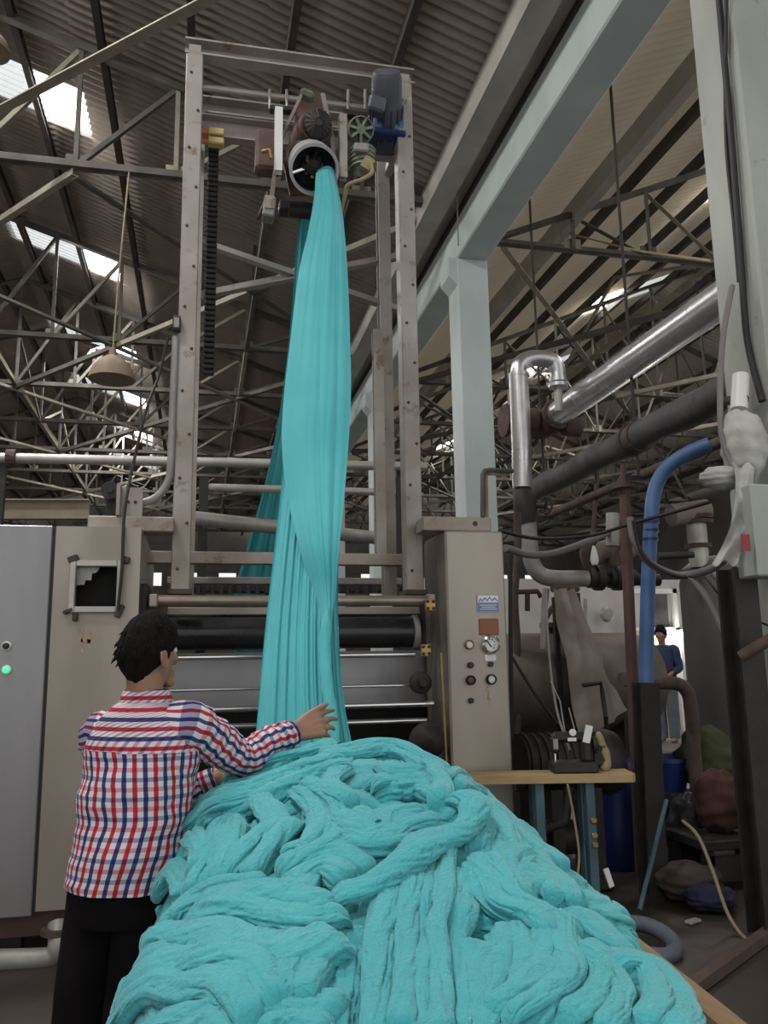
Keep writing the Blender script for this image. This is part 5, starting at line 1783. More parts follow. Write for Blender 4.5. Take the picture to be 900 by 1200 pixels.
for dx in (-.5, .5):
    MB().box((xt + .1 + dx, Yt, (zc - rt * .6) / 2), (.12, .5, zc - rt * .6)).build('saddle', M_dark, tk)
p = at(655, 732, Yt)
MB().lathe([(.11, 0), (.11, .1), (.17, .1), (.17, .14), (0, .14)], 20, Matrix.Translation((p[0], Yt, zc + rt - .05))).build('manhole', M_rust, tk, smooth=True)
MB().tube(smoothpath([at(640, 724, Yt), at(648, 712, Yt), at(660, 714, Yt), at(664, 730, Yt)], 5), .025, 8).build('lifting_eye', M_rust, tk, smooth=True)
# canvas sheet thrown over a stand in front of the tank
tp = thing('canvas_cover', 'dirty greyish canvas sheet hung in a slanting triangle before the tank', 'cover', at(690, 860, 6.3))
L_ = [(648, 690, 6.35), (652, 720, 6.3), (660, 752, 6.25), (668, 790, 6.2), (676, 835, 6.15), (684, 868, 6.1)]
R_l = [(674, 690, 6.55), (688, 720, 6.5), (701, 752, 6.5), (714, 786, 6.5), (728, 818, 6.45), (735, 832, 6.4)]
nu = 30
rows = []
for l_, r_ in zip(L_, R_l):
    a, b = at(*l_), at(*r_)
    rows.append(np.array([a * (1 - t) + b * t for t in np.linspace(0, 1, nu)]).ravel())
G = np.array(smoothpath(rows, 8)).reshape(-1, nu, 3)
U, V_ = np.meshgrid(np.linspace(0, 1, nu), np.linspace(0, 1, len(G)))
G[:, :, 1] += .09 * (fbm(U * 3, V_ * 4, 91) - .5) + .05 * np.abs(np.sin(U * 7 + V_ * 2)) - .08 * np.sin(U * PI)
np_mesh('sheet', G.reshape(-1, 3), grid_faces(nu, len(G)), M_tarp, tp)
MB().tube([at(648, 690, 6.4), at(676, 690, 6.6)], .03, 10).build('top_pole', M_rust, tp)
for q in ((650, 700, 6.45), (676, 695, 6.65)):
    p = at(*q)
    MB().bar((p[0], p[1], 0), (p[0], p[1], p[2]), .04, .04).build('stand_leg', M_dark, tp)
o = MB().tube([at(683, 803, 6.0), at(704, 800, 6.0), at(706, 812, 6.0), at(710, 840, 5.95), at(712, 870, 6.0)], .018, 8).build('crank_handle', M_black, tp)
MB().tube(smoothpath([at(600, 770, 6.2), at(625, 810, 6.15), at(655, 850, 6.1)], 6), .012, 8).build('drip_tube', M_cable, tk)

# dark pumps and clutter low on the right
pm_ = thing('pump_set', 'dark oily pump and motor on the floor behind the plank table', 'pump', (2.55, 5.5, 0))
MB().box((2.30, 5.5, .06), (.75, .45, .12), bev=.02).build('base_block', M_dark, pm_)
for xx in (2.0, 2.3, 2.58):
    MB().box((xx, 5.42, .38), (.08, .3, .54)).build('support', M_dark, pm_)
MB().tube([(2.05, 5.3, .12), (2.1, 5.28, .4), (2.35, 5.3, .45), (2.4, 5.32, .66)], .045, 12).build('suction_pipe', M_dark, pm_, smooth=True)
MB().tube([(2.02, 5.45, .32), (2.5, 5.45, .32)], .11, 18).build('lower_motor', M_dark, pm_, smooth=True)
MB().tube([(2.10, 5.4, .82), (2.6, 5.4, .82)], .17, 22).build('motor', M_dark, pm_, smooth=True)
for j in range(7):
    MB().tube([(2.12 + j * .06, 5.4, .82), (2.14 + j * .06, 5.4, .82)], .19, 20).build('fin', M_dark, pm_, smooth=True)
MB().lathe([(.20, -.06), (.22, 0), (.20, .06), (.08, .1), (0, .1)], 20, axis_matrix((2.72, 5.4, .80), (1, 0, 0))).build('volute', M_dark, pm_, smooth=True)
for (px, py, Y, d, mat, lb, nm) in (
        (822, 815, 6.35, (.26, .22, .27), material('olive_sack', (.055, .065, .022), (.035, .04, .018), .9, 0, 5, .3, 20), 'bulging olive green sack beside the dark vessel', 'sack'),
        (801, 850, 5.6, (.18, .17, .30), M_black, 'black bundled sack on the floor before the olive sack', 'sack'),
        (838, 868, 5.3, (.18, .18, .22), material('rust_red_sack', (.085, .032, .024), (.055, .022, .018), .9, 0, 5, .3, 20), 'rust red sack against the heavy stanchion', 'sack'),
        (800, 935, 5.0, (.22, .18, .12), material('dirty_cloth_bundle', (.07, .05, .04), (.04, .03, .025), .9, 0, 5, .3, 20), 'brown cloth bundle on the floor below the blue tub', 'bundle'),
        (824, 955, 4.75, (.17, .14, .08), material('navy_rag', (.016, .02, .055), (.012, .015, .035), .9, 0, 5, .3, 20), 'navy rag heap beside the brown bundle', 'rag')):
    p = at(px, py, Y)
    hb = {822: .42, 838: .32}.get(px, 0) if nm == 'sack' else 0
    o = lump(nm, (p[0], p[1], hb + d[2] * .9), d, mat, None, int(px), .17)
    tag(o, lb, nm)
for (px, Y, h, lb) in ((822, 6.2, .42, 'low dark bench carrying the olive sack'), (838, 5.3, .32, 'dark crate under the rust red sack')):
    p = at(px, 860, Y)
    b = thing('crate' if 'crate' in lb else 'bench', lb, 'crate' if 'crate' in lb else 'bench', (p[0], Y, 0))
    MB().box((p[0], Y, h - .03), (.62, .5, .06), bev=.006).build('top', M_dark, b)
    for sx in (-1, 1):
        for sy in (-1, 1):
            MB().box((p[0] + sx * .26, Y + sy * .2, (h - .06) / 2), (.06, .06, h - .06)).build('leg', M_dark, b)
    MB().box((p[0], Y - .22, h * .45), (.56, .02, h * .5)).build('front_board', M_dark, b)
p = at(773, 880, 6.5)
o = MB().lathe([(.17, 0), (.24, .3), (.25, .3), (.25, .33), (.235, .33), (.16, .03), (0, .03)], 26, Matrix.Translation((p[0], 6.5, .35)))
o = o.build('plastic_tub', M_bluedrum, smooth=True)
tag(o, 'small blue tub on a stool left of the black sack', 'tub')
b = thing('stool', 'dark stool under the small blue tub', 'stool', (p[0], 6.5, 0))
MB().box((p[0], 6.5, .33), (.45, .45, .04)).build('seat', M_dark, b)
for sx in (-1, 1):
    for sy in (-1, 1):
        MB().box((p[0] + sx * .18, 6.5 + sy * .18, .155), (.05, .05, .31)).build('leg', M_dark, b)
# floor things
pr2 = at_z(757, 1102, .05)
C_ = [(pr2[0] + .13 * math.cos(a), pr2[1] + .17 * math.sin(a), .055 + .03 * math.sin(a)) for a in np.linspace(0, 2 * PI, 41)]
o = MB().tube(C_, .042, 12, cap=False).build('rubber_ring', material('blue_grey_rubber', (.10, .12, .16), (.07, .085, .11), .6), smooth=True)
tag(o, 'grey blue rubber ring lying on the dark floor', 'ring')
a, b = at(750, 1078, 4.55), at(781, 938, 5.0)
o = MB().tube([(a[0], a[1], .10), b], .014, 8).build('leaning_rod', M_teal_leg, smooth=True)
tag(o, 'thin teal rod leaning up from the rubber ring', 'rod')
px_tube('floor_cable', 'pale cable looping over the floor clutter to the right edge', 'cable', ((800, 962, 4.9), (818, 980, 4.75), (835, 1020, 4.6), (855, 1075, 4.4), (882, 1108, 4.2), (910, 1122, 4.0)), 2.2, M_cable_tan, steps=8)
a, b = at_z(808, 1160, .03), at_z(905, 1090, .03)
o = MB().bar(a, b, .06, .05).build('floor_angle', M_rust)
tag(o, 'dark steel angle lying across the floor at lower right', 'bar')
p = at_z(700, 1060, .06)
o = MB().box((p[0], p[1] + .02, .015), (.06, .10, .03), (0, 0, .4), bev=.006).build('paper_scrap', M_white)
tag(o, 'small white scrap on the floor beside the table leg', 'scrap')
p = at_z(812, 1078, .02)
o = MB().box((p[0], p[1], .012), (.10, .05, .02), (0, 0, .4), bev=.006).build('paper_scrap', M_pipe_pale)
tag(o, 'pale scrap lying on open floor near the rubber ring', 'scrap')
# store wall fittings
for (px, py, h, lb) in ((664, 728, 50, 'first pale tube hung on the white back wall'), (686, 722, 40, 'second pale tube hung on the white back wall')):
    px_tube('wall_tube', lb, 'tube', ((px, py - h / 2, 13.6), (px, py + h / 2, 13.6)), 2.2, M_pipe_grey, group='tubes on the white wall')
p = at(711, 720, 13.6)
o = MB().lathe([(.1, -.05), (.14, 0), (.1, .05), (0, .06)], 18, axis_matrix(p, (0, -1, 0))).build('wall_disc', M_pipe_grey, smooth=True)
tag(o, 'round grey fitting on the white back wall', 'fitting')
o = thing('tilted_crate', 'pale slatted crate tilted below the white back wall', 'crate', at(735, 780, 12.5))
for j in range(5):
    a, b = at(721 + j * 1.2, 750 + j * 8, 12.5), at(742 + j * .8, 749 + j * 8, 12.5)
    MB().bar(a, b, .05, .05).build('slat', M_plank, o)
for (x0, x1) in ((721, 730), (742, 748)):
    MB().bar(at(x0, 748, 12.55), at(x1, 790, 12.55), .05, .05).build('rail', M_plank, o)
p = at(738, 800, 12.6)
MB().box((p[0], 12.6, p[2] / 2), (.5, .1, p[2])).build('stand', M_dark, o)
o = lump('white_rag', at(604, 974, 2.86), (.05, .05, .035), M_white, None, 5, .1)
tag(o, 'small white rag tucked behind the right slope of the heap', 'rag')

# ------------------------------------------------------------------ people
def plaid_material():
    m = bpy.data.materials.new('plaid_shirting')
    m.use_nodes = True
    nt = m.node_tree
    N, L = nt.nodes, nt.links
    b = N['Principled BSDF']
    b.inputs['Roughness'].default_value = .85
    b.inputs['Specular IOR Level'].default_value = .2
    uv = N.new('ShaderNodeUVMap')
    uv.uv_map = 'uv'
    sp = N.new('ShaderNodeSeparateXYZ')
    L.new(uv.outputs[0], sp.inputs[0])

    def stripes(sock, cols):
        d = N.new('ShaderNodeMath')
        d.operation = 'DIVIDE'
        d.inputs[1].default_value = .055
        f = N.new('ShaderNodeMath')
        f.operation = 'FRACT'
        L.new(sock, d.inputs[0])
        L.new(d.outputs[0], f.inputs[0])
        r = N.new('ShaderNodeValToRGB')
        r.color_ramp.interpolation = 'CONSTANT'
        pos = (0.0, .14, .36, .64, .86)
        e = r.color_ramp.elements
        while len(e) < 5:
            e.new(.5)
        for k in range(5):
            e[k].position = pos[k]
            e[k].color = (*cols[(0, 1, 0, 2, 0)[k]], 1)
        L.new(f.outputs[0], r.inputs[0])
        return r.outputs[0]
    c1 = stripes(sp.outputs[0], ((.66, .63, .65), (.45, .035, .06), (.045, .055, .17)))
    c2 = stripes(sp.outputs[1], ((1, 1, 1), (.86, .45, .50), (.40, .43, .60)))
    mx = N.new('ShaderNodeMix')
    mx.data_type = 'RGBA'
    mx.blend_type = 'MULTIPLY'
    mx.inputs[0].default_value = 1
    L.new(c1, mx.inputs[6])
    L.new(c2, mx.inputs[7])
    L.new(mx.outputs[2], b.inputs['Base Color'])
    return m


M_plaid = plaid_material()
M_skin = material('brown_skin', (0.33, 0.17, 0.11), (0.28, 0.14, 0.09), .55, 0, 20, .1, 150)
M_hair = material('black_hair', (0.010, 0.008, 0.007), (0.005, 0.004, 0.004), .85, 0, 60, .5, 160, (1, 1, .35), spec=.12)
M_trousers = material('black_trousers', (0.011, 0.009, 0.011), (0.007, 0.006, 0.007), .95, 0, 8, spec=.08)
M_navy_shirt = material('navy_work_shirt', (0.035, 0.05, 0.13), (0.025, 0.035, 0.09), .9, 0, 8)
M_jeans = material('grey_blue_trousers', (0.13, 0.17, 0.21), (0.09, 0.12, 0.15), .9, 0, 8)
M_maroon = material('maroon_cloth', (0.09, 0.025, 0.025), (0.06, 0.018, 0.02), .9, 0, 8)


def V3(p):
    return Vector([float(k) for k in p])


def ring_loft(rings, n=40):
    """rings: (centre, axis a, axis b, ra, rb) -> closed mesh, with uv (around, along)"""
    V, UV, al = [], [], 0.0
    prev = None
    for (c, a, b, ra, rb) in rings:
        if prev is not None:
            al += (V3(c) - prev).length
        prev = V3(c)
        per = PI * (ra + rb)
        for k in range(n + 1):
            t = 2 * PI * k / n
            V.append(V3(c) + a * (math.cos(t) * ra) + b * (math.sin(t) * rb))
            UV.append((k / n * per, al))
    m = len(rings)
    F = [(i * (n + 1) + k, i * (n + 1) + k + 1, (i + 1) * (n + 1) + k + 1, (i + 1) * (n + 1) + k) for i in range(m - 1) for k in range(n)]
    return V, F, UV


def sweep_rings(path, radii, ref):
    P = [V3(p) for p in path]
    out = []
    for i, p in enumerate(P):
        t = (P[min(i + 1, len(P) - 1)] - P[max(0, i - 1)]).normalized()
        a = (ref - t * ref.dot(t)).normalized()
        b = t.cross(a)
        out.append((p, a, b, radii[i], radii[i]))
    return out


def cloth_noise(V, amp, sc, seed):
    A = np.array([tuple(v) for v in V])
    n = fbm(A[:, 0] * sc + A[:, 1] * sc * .7 + seed, A[:, 2] * sc * 1.3 + A[:, 1] * sc * .4, seed, 4) - .5
    n2 = -np.abs(fbm(A[:, 0] * sc * 1.6 + 7 + A[:, 1] * sc, A[:, 2] * sc * 2.2, seed + 3, 3) - .5) + .1
    return n * amp + n2 * amp * 1.2


def garment(name, pieces, mat, parent, amp=.012, sc=9.0, seed=1, swap=()):
    Vs, Fs, Us = [], [], []
    for pi_, (V, F, UV) in enumerate(pieces):
        o = len(Vs)
        A = np.array([tuple(v) for v in V])
        # outward direction from each ring's centre
        n = len(V)
        nr = None
        k = 0
        for j in range(1, n):
            if UV[j][1] != UV[0][1]:
                nr = j
                break
        C_ = A.reshape(-1, nr, 3).mean(1, keepdims=True)
        D = A.reshape(-1, nr, 3) - C_
        D /= np.linalg.norm(D, axis=2, keepdims=True) + 1e-9
        d = cloth_noise(V, amp, sc, seed + pi_).reshape(-1, nr)
        d[:, -1] = d[:, 0]
        A = (A.reshape(-1, nr, 3) + D * d[..., None]).reshape(-1, 3)
        Vs += A.tolist()
        Fs += [tuple(i + o for i in f) for f in F]
        Us += [(u[1], u[0]) if pi_ in swap else u for u in UV]
    return np_mesh(name, np.array(Vs), np.array(Fs), mat, parent, uv=np.array(Us))


def capsule(mb, a, b, ra, rb, n=14):
    a, b = V3(a), V3(b)
    d = (b - a)
    L = max(d.length, 1e-5)
    t = d / L
    P, R = [], []
    for k in (-.97, -.8, -.5, 0):
        P.append(a + t * ra * k)
        R.append(ra * math.sqrt(1 - k * k))
    for k in (.33, .66):
        P.append(a + d * k)
        R.append(ra + (rb - ra) * k)
    for k in (0, .5, .8, .97):
        P.append(b + t * rb * k)
        R.append(rb * math.sqrt(1 - k * k))
    mb.tube(P, R, n)


def head(mb, c, f, u, s=1.0):
    """a head: c = centre of the skull, f = where it looks, u = up"""
    f = f.normalized()
    r = f.cross(u).normalized()
    u = r.cross(f)
    n, m = 40, 30
    V = []
    for i in range(m):
        ph = 0.03 + (PI - .06) * i / (m - 1)
        for k in range(n):
            th = 2 * PI * k / n
            x, y, z = math.sin(ph) * math.cos(th), math.sin(ph) * math.sin(th), math.cos(ph)
            X, Y, Z = x * .076, y * .096, z * .115
            if z < 0:                                # jaw narrows, back of head comes in to the neck
                q = -z
                X *= 1 - .30 * q
                Y = Y * (1 - .16 * q) + (.018 * q if y > 0 else 0.030 * q)
            if y > .55 and -.55 < z < .1:
                Y *= .97
            V.append(c + (r * X + f * Y + u * Z) * s)
    F = [(i * n + k, i * n + (k + 1) % n, (i + 1) * n + (k + 1) % n, (i + 1) * n + k) for i in range(m - 1) for k in range(n)]
    F += [tuple(range(n))[::-1], tuple((m - 1) * n + k for k in range(n))]
    mb.add(V, F)
    P = lambda x, y, z: c + (r * x + f * y + u * z) * s
    capsule(mb, P(0, .088, .012), P(0, .112, -.030), .009 * s, .015 * s, 10)      # nose
    for sx in (-1, 1):
        capsule(mb, P(sx * .010, .104, -.034), P(sx * .016, .096, -.034), .010 * s, .008 * s, 8)
        capsule(mb, P(sx * .015, .090, .030), P(sx * .046, .076, .028), .011 * s, .010 * s, 8)   # brow
        capsule(mb, P(sx * .044, .072, -.020), P(sx * .058, .045, -.012), .017 * s, .014 * s, 8)  # cheekbone
        for j in range(9):                            # ear rim
            a0, a1 = 2.6 + j * .5, 2.6 + (j + 1) * .5
            q0 = P(sx * (.078 + .010 * math.sin(a0 * .5)), -.006 + .018 * math.cos(a0), -.008 + .032 * math.sin(a0))
            q1 = P(sx * (.078 + .010 * math.sin(a1 * .5)), -.006 + .018 * math.cos(a1), -.008 + .032 * math.sin(a1))
            capsule(mb, q0, q1, .0065 * s, .0065 * s, 8)
        capsule(mb, P(sx * .076, -.002, .008), P(sx * .078, -.004, -.026), .012 * s, .009 * s, 8)
    capsule(mb, P(-.020, .090, -.064), P(.020, .090, -.064), .008 * s, .008 * s, 8)              # lips
    capsule(mb, P(-.018, .088, -.074), P(.018, .088, -.074), .008 * s, .008 * s, 8)
    capsule(mb, P(-.012, .078, -.098), P(.012, .078, -.098), .017 * s, .017 * s, 8)              # chin
    return r, u


def hand(mb, w, d, n, t, curl, s=1.0, thumb=(.9, .6, -.1), spread=.10):
    """w wrist, d along the hand, n out of the back of the hand, t towards the thumb; curl: bend of the four fingers"""
    w, d, n, t = V3(w), V3(d).normalized(), V3(n), V3(t)
    n = (n - d * n.dot(d)).normalized()
    t = (t - d * t.dot(d) - n * t.dot(n)).normalized()
    for k, off in enumerate((.030, .011, -.009, -.027)):       # palm
        capsule(mb, w + t * off * .6, w + d * .085 * s + t * off * s, .016 * s, .0125 * s, 10)
    capsule(mb, w + d * .03 * s + t * .018 * s - n * .006, w + d * .055 * s + t * .012 * s - n * .008, .018 * s, .014 * s, 10)
    L = (.072, .080, .074, .058)
    for k, off in enumerate((.032, .011, -.010, -.030)):
        p = w + d * (.086 - .006 * abs(k - 1)) * s + t * off * s
        dd = (d + t * spread * (1.2 - k * .85)).normalized()
        ang = 0
        for j, q in enumerate((.45, .31, .24)):
            ang += curl[k] * (.75, 1.0, .7)[j]
            v = dd * math.cos(ang) - n * math.sin(ang)
            e = p + v * L[k] * q * s * 1.08
            r0 = (.0092, .0084, .0076)[j] * (1 if k < 3 else .88) * s
            capsule(mb, p, e, r0, r0 * .92, 10)
            p = e
    p = w + d * .028 * s + t * .028 * s
    td = (t * thumb[0] + d * thumb[1] + n * thumb[2]).normalized()
    for j, (l_, r0) in enumerate(((.040, .0125), (.032, .0105), (.027, .0092))):
        e = p + td * l_ * s
        capsule(mb, p, e, r0 * s, r0 * .92 * s, 10)
        p = e
        td = (td * .82 + d * .30 - n * .05).normalized()


def remesh(mb, name, mat, parent, voxel):
    me = bpy.data.meshes.new('tmp')
    me.from_pydata(mb.v, [], mb.f)
    o = bpy.data.objects.new('tmp', me)
    COL.objects.link(o)
    m = o.modifiers.new('r', 'REMESH')
    m.mode = 'VOXEL'
    m.voxel_size = voxel
    m.use_smooth_shade = True
    s = o.modifiers.new('s', 'SMOOTH')
    s.factor, s.iterations = .5, 5
    dg = bpy.context.evaluated_depsgraph_get()
    dg.update()
    res = bpy.data.meshes.new_from_object(o.evaluated_get(dg))
    bpy.data.objects.remove(o)
    base = world_loc(parent)
    res.transform(Matrix.Translation(-base))
    res.name = name
    res.materials.clear()
    res.materials.append(mat)
    res.polygons.foreach_set('use_smooth', [True] * len(res.polygons))
    o = bpy.data.objects.new(name, res)
    COL.objects.link(o)
    o.parent = parent
    return o


def eyes(c, f, u, s, parent):
    r = f.cross(u).normalized()
    for sx in (-1, 1):
        p = c + (r * sx * .032 + f * .081 + u * .008) * s
        M = axis_matrix(p, f)
        q = [(math.sin(a) * .0135 * s, math.cos(a) * .0135 * s) for a in np.linspace(PI, 0, 12)]
        e = MB().lathe(q, 16, M).build('eye', M_white, parent, smooth='all')
        MB().lathe([(.0062 * s, .0122 * s), (.0055 * s, .0137 * s), (0, .0141 * s)], 14, M).build('iris', M_void, e, smooth='all')


def hair_cap(c, f, u, s, parent, seed, mat, part=1.0):
    r = f.cross(u).normalized()
    rng = random.Random(seed)
    n, m = 64, 36
    th, ph = np.meshgrid(np.linspace(0, 2 * PI, n, endpoint=False), np.linspace(.02, PI * .74, m))
    x, y, z = np.sin(ph) * np.cos(th), np.sin(ph) * np.sin(th), np.cos(ph)
    # the hairline: low at the nape, up over the ears and brow
    low = np.where(y < -.25, -.78, np.where(y < .25, -.20, np.where(y < .55, .10, .42)))
    low = -.80 + (y + 1) * .52 + .22 * np.clip(y, 0, 1) + np.where(np.abs(x) > .55, .20 * np.clip(1 - np.abs(y) * 1.5, 0, 1), 0)
    inside = np.clip((low - z) * 5, 0, 1)
    k = 1.10 + .13 * np.clip(z, 0, 1) + .14 * (fbm(th * 2.6, ph * 3.2, seed, 4) - .45) + .05 * (fbm(th * 8, ph * 5, seed + 2, 3) - .5)
    k = k * (1 - .24 * inside)
    q = np.clip(-z, 0, 1)
    X = x * .078 * (1 - .24 * q) * k
    Y = (y * .098 * (1 - .16 * q) + np.where(y > 0, .018 * q, .022 * q)) * k
    Z = z * .117 * k
    R_, F_, U_ = (np.array(tuple(v)) for v in (r, f, u))
    V = np.array(tuple(c)) + s * (X[..., None] * R_ + Y[..., None] * F_ + Z[..., None] * U_)
    mb = MB()
    mb.add(V.reshape(-1, 3).tolist(), [tuple(q_) for q_ in grid_faces(n, m, wrap=True)])
    for j in range(300):                       # tufts
        a, b = rng.uniform(0, 2 * PI), rng.uniform(.0, PI * .62)
        d0 = Vector((math.sin(b) * math.cos(a), math.sin(b) * math.sin(a), math.cos(b)))
        if d0.z < -.80 + (d0.y + 1) * .52 + .1 + .2 * max(0, d0.y):
            continue
        if d0.z < -.05:
            continue
        p = c + (r * d0.x * .080 + f * d0.y * .100 + u * d0.z * .122) * s
        o = (r * d0.x + f * d0.y + u * d0.z)
        flow = (-u * .9 - f * .25 + r * rng.uniform(-.5, .5) + o * .30 + (o * .35 if d0.z > .6 else o * 0)).normalized()
        l_ = rng.uniform(.012, .024) * s
        mb.tube([p, p + (o * .35 + flow * .6) * l_, p + (o * .35 + flow * 1.3) * l_ * 1.1], [.006 * s, .0045 * s, .0008], 5)
    return mb.build('hair', mat, parent, smooth='all')


def leg_rings(hip, knee, ankle, r0, r1, r2, ref):
    P = [V3(hip) * (1 - t) + V3(knee) * t for t in np.linspace(0, 1, 9)] + [V3(knee) * (1 - t) + V3(ankle) * t for t in np.linspace(0, 1, 9)[1:]]
    R = [r0 + (r1 - r0) * t for t in np.linspace(0, 1, 9)] + [r1 + (r2 - r1) * t for t in np.linspace(0, 1, 9)[1:]]
    return sweep_rings(P, R, ref)


# ---- the man at the trolley
YM = 2.75
mf = Vector((.42, .91, 0)).normalized()
mr = Vector((mf.y, -mf.x, 0))
UZ = Vector((0, 0, 1))
hc = V3(at(173, 768, YM))
shL, shR = V3(at(121, 864, YM + .08)), V3(at(222, 852, YM - .05))
elR, wrR = V3(at(283, 888, YM + .05)), V3(at(343, 859, YM + .15))
chest = (shL + shR) / 2
hip = V3((-.200, YM - .02, .90))
man = thing('person', 'man in red, white and navy plaid shirt reaching to the hanging cloth', 'person', (hip.x, hip.y, 0))
body = MB()
hf = (mf + Vector((.75, -.05, 0)) * .55 + Vector((0, 0, .12))).normalized()
head(body, hc, hf, (UZ + mf * .06).normalized(), .97)
nb = chest + Vector((0, 0, .055)) + mf * -.005
capsule(body, nb, hc + Vector((0, 0, -.055)) - hf * .012, .060, .055, 18)
V, F, UV = ring_loft([(hip + UZ * dz + mf * off, mr, mf, a, b) for dz, a, b, off in
                      ((-.10, .13, .10, 0), (0, .135, .10, 0), (.10, .125, .09, 0), (.22, .125, .09, .0), (.34, .14, .095, .0), (.40, .12, .08, .0), (.46, .07, .055, .0))], 24)
V = [v.copy() for v in V]
for i in range(7):                       # lean the trunk to the shoulders
    t = i / 6
    d_ = (Vector((chest.x, chest.y, 0)) - Vector((hip.x, hip.y, 0))) * t
    for k in range(25):
        V[i * 25 + k] += d_
body.add(V, F + [tuple(range(24))[::-1], tuple(6 * 25 + k for k in range(24))])
for sh in (shL, shR):
    capsule(body, chest + UZ * .0, sh, .055, .050, 14)
capsule(body, shR, elR, .050, .040)
capsule(body, elR, wrR, .040, .027)
hd = (V3(at(388, 846, YM + .17)) - wrR)
hand(body, wrR + hd.normalized() * .005, hd, Vector((-.25, -.95, .25)), Vector((.05, .05, 1)), (.30, .42, .50, .60), 1.12, thumb=(.42, 1.1, .12))
elL, wrL = shL + mf * .18 + Vector((.06, 0, -.26)), V3(at(252, 914, YM + .22))
capsule(body, shL, elL, .050, .040)
capsule(body, elL, wrL, .040, .027)
hand(body, wrL, V3(at(275, 905, YM + .27)) - wrL, Vector((-.1, -.7, .7)), Vector((-.3, .3, .8)), (.7, .75, .8, .85), 1.0)
hipL, hipR = hip - mr * .085, hip + mr * .075
knL, knR = hipL + Vector((-.04, .02, -.43)), hipR + Vector((-.04, .03, -.43))
anL, anR = Vector((knL.x - .01, knL.y - .03, .09)), Vector((knR.x - .01, knR.y - .02, .09))
for h_, k_, a_ in ((hipL, knL, anL), (hipR, knR, anR)):
    capsule(body, h_, k_, .085, .055)
    capsule(body, k_, a_, .055, .036)
    capsule(body, a_ + Vector((0, 0, -.045)) - mf * .03, a_ + Vector((0, 0, -.055)) + mf * .15, .036, .030)
bo = remesh(body, 'body', M_skin, man, .0045)
hair_cap(hc + UZ * .004, hf, (UZ + mf * .06).normalized(), .96, man, 5, M_hair)
eyes(hc, hf, (UZ + mf * .06).normalized(), .97, man)
# shirt: trunk below the yoke, yoke, sleeves, collar, cuffs
rings = []
zh, zy = at(160, 1034, YM)[2], chest.z - .045
for i in range(26):
    t = i / 25
    z = zh + (zy - zh) * t
    c = Vector((hip.x, hip.y, 0)).lerp(Vector((chest.x, chest.y, 0)), max(0, min(1, (z - .9) / (chest.z - .9))))
    a = np.interp(t, [0, .2, .5, .8, 1], [.176, .174, .172, .180, .188])
    b = np.interp(t, [0, .2, .5, .8, 1], [.140, .136, .132, .132, .130])
    rings.append((Vector((c.x, c.y, z)) - mf * .005, mr, mf, a, b))
trunk = ring_loft(rings, 96)
yk = []
for i in range(12):
    t = i / 11
    z = zy - .006 + (chest.z + .108 - zy) * t
    a = np.interp(t, [0, .3, .6, .85, 1], [.194, .190, .160, .105, .072])
    b = np.interp(t, [0, .3, .6, .85, 1], [.131, .124, .110, .088, .070])
    yk.append((Vector((chest.x, chest.y, z)) - mf * (.005 + .004 * t), mr, mf, a, b))
yoke = ring_loft(yk, 96)


def sleeve(sh, el, wr, r=(.082, .078, .066, .060, .054, .046)):
    inn = sh + (chest - sh) * .30
    P = smoothpath([inn, sh, sh.lerp(el, .5), el, el.lerp(wr, .5), wr - (wr - el).normalized() * .02], 8)
    q = np.linspace(0, 1, len(P))
    R = np.interp(q, np.linspace(0, 1, 6), r)
    # cloth rides up in rings around the elbow and forearm
    R = [rr * (1 + .045 * math.sin(k * 1.9) * (0.3 + q[k])) for k, rr in enumerate(R)]
    return ring_loft(sweep_rings(P, R, UZ), 48)


sR, sL = sleeve(shR, elR, wrR), sleeve(shL, elL, wrL)
garment('shirt', [trunk, yoke, sR, sL], M_plaid, man, .024, 7.5, 4, swap=(1,))
for el, wr in ((elR, wrR), (elL, wrL)):
    t = (wr - el).normalized()
    cf = ring_loft(sweep_rings([wr - t * .045, wr - t * .043, wr - t * .02, wr + t * .003, wr + t * .004], [.040, .046, .045, .042, .034], UZ), 40)
    garment('cuff', [cf], M_plaid, man, .003, 9.0, 9, swap=(0,))
cb = chest + UZ * .092
col = ring_loft([(cb + UZ * dz - mf * .004, mr, mf, a, a * .97) for dz, a in ((-.004, .073), (.012, .072), (.034, .066), (.040, .064), (.036, .070), (.012, .080), (-.006, .086), (-.008, .080))], 60)
garment('collar', [col], M_plaid, man, .004, 9.0, 12, swap=(0,))
# trousers
tr1 = ring_loft([(hip + UZ * dz, mr, mf, a, b) for dz, a, b in ((.03, .145, .105), (.0, .15, .112), (-.04, .160, .12), (-.10, .160, .125), (-.14, .145, .115))], 48)
lL = ring_loft(leg_rings(hipL + UZ * -.03, knL, Vector((anL.x, anL.y, .05)), .090, .082, .085, mf), 40)
lR = ring_loft(leg_rings(hipR + UZ * -.03, knR, Vector((anR.x, anR.y, .05)), .090, .082, .085, mf), 40)
garment('trousers', [tr1, lL, lR], M_trousers, man, .012, 7.0, 21)
for a_ in (anL, anR):
    sole = MB()
    capsule(sole, a_ + Vector((0, 0, -.060)) - mf * .045, a_ + Vector((0, 0, -.066)) + mf * .16, .040, .036)
    sole.v = [(v[0], v[1], max(.0, v[2])) for v in sole.v]
    sole.build('shoe', M_black, man, smooth='all')

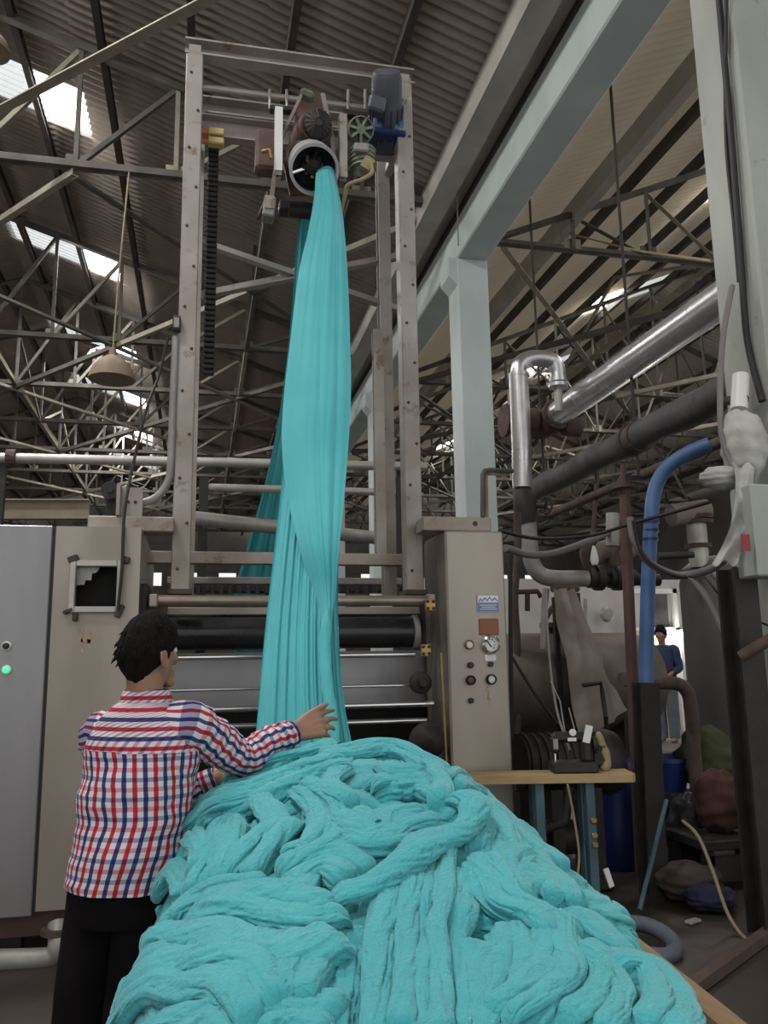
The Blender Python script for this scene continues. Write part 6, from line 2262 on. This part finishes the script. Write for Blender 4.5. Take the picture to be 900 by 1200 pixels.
# ---- the distant person
YP = 11.2
pz = .28
bp0 = V3((at(783, 850, YP)[0], YP, pz))
H_ = at(778, 735, YP)[2] - pz
sc_ = H_ / 1.70
ff = Vector((-.75, -.65, 0)).normalized()
fr = Vector((ff.y, -ff.x, 0))
per = thing('person', 'distant person in a navy shirt and grey trousers under the tube light', 'person', bp0)
body = MB()
S = lambda x, y, z: bp0 + (fr * x + ff * y + UZ * z) * sc_
hc2 = S(0, .03, 1.585)
head(body, hc2, ff, UZ, sc_)
capsule(body, S(0, 0, 1.40), S(0, .01, 1.52), .055 * sc_, .05 * sc_)
V, F, UV = ring_loft([(S(0, 0, z), fr, ff, a * sc_, b * sc_) for z, a, b in ((.82, .14, .10), (.92, .155, .11), (1.05, .14, .10), (1.2, .155, .105), (1.34, .16, .10), (1.42, .09, .07))], 24)
body.add(V, F + [tuple(range(24))[::-1], tuple(5 * 25 + k for k in range(24))])
arms = []
for sx in (-1, 1):
    sh, el, wr = S(sx * .18, 0, 1.36), S(sx * .24, .02, 1.09), S(sx * .13, .20, .98)
    arms.append((sh, el, wr))
    capsule(body, S(0, 0, 1.36), sh, .06 * sc_, .05 * sc_)
    capsule(body, sh, el, .048 * sc_, .04 * sc_)
    capsule(body, el, wr, .038 * sc_, .027 * sc_)
    hand(body, wr, (ff * .8 - fr * sx * .5), UZ, fr * -sx, (.5, .5, .55, .6), sc_)
    capsule(body, S(sx * .08, 0, .86), S(sx * .09, .02, .47), .08 * sc_, .055 * sc_)
    capsule(body, S(sx * .09, .02, .47), S(sx * .09, -.02, .09), .053 * sc_, .035 * sc_)
    capsule(body, S(sx * .09, -.05, .045), S(sx * .10, .14, .035), .036 * sc_, .03 * sc_)
remesh(body, 'body', M_skin, per, .009)
hair_cap(hc2 + UZ * .004, ff, UZ, 1.03 * sc_, per, 9, M_hair)
eyes(hc2, ff, UZ, sc_, per)
tk2 = ring_loft([(S(0, 0, z), fr, ff, a * sc_, b * sc_) for z, a, b in ((.86, .180, .135), (1.0, .175, .13), (1.15, .175, .13), (1.3, .185, .13), (1.38, .165, .115), (1.43, .09, .08))], 40)
slv = []
for sh, el, wr in arms:
    P = smoothpath([sh + (S(0, 0, 1.36) - sh) * .3, sh, sh.lerp(el, .5), el, el.lerp(wr, .6)], 5)
    slv.append(ring_loft(sweep_rings(P, np.interp(np.linspace(0, 1, len(P)), [0, .5, 1], [.075 * sc_, .065 * sc_, .05 * sc_]), UZ), 24))
garment('shirt', [tk2] + slv, M_navy_shirt, per, .012, 8, 31)
lg = [ring_loft([(S(0, 0, z), fr, ff, a * sc_, b * sc_) for z, a, b in ((.95, .165, .125), (.85, .172, .13), (.76, .16, .12))], 30)]
for sx in (-1, 1):
    lg.append(ring_loft(leg_rings(S(sx * .08, 0, .84), S(sx * .09, .02, .47), S(sx * .09, -.02, .06), .095 * sc_, .08 * sc_, .075 * sc_, ff), 24))
garment('trousers', lg, M_jeans, per, .01, 7, 41)
ap = ring_loft([(S(0, .01, z), fr, ff, a * sc_, b * sc_) for z, a, b in ((.80, .185, .14), (.90, .182, .14), (1.0, .178, .135), (1.04, .176, .132))], 40)
o = garment('waist_cloth', [ap], M_maroon, per, .012, 8, 51)
o['label'] = 'dark maroon cloth tied round the waist'
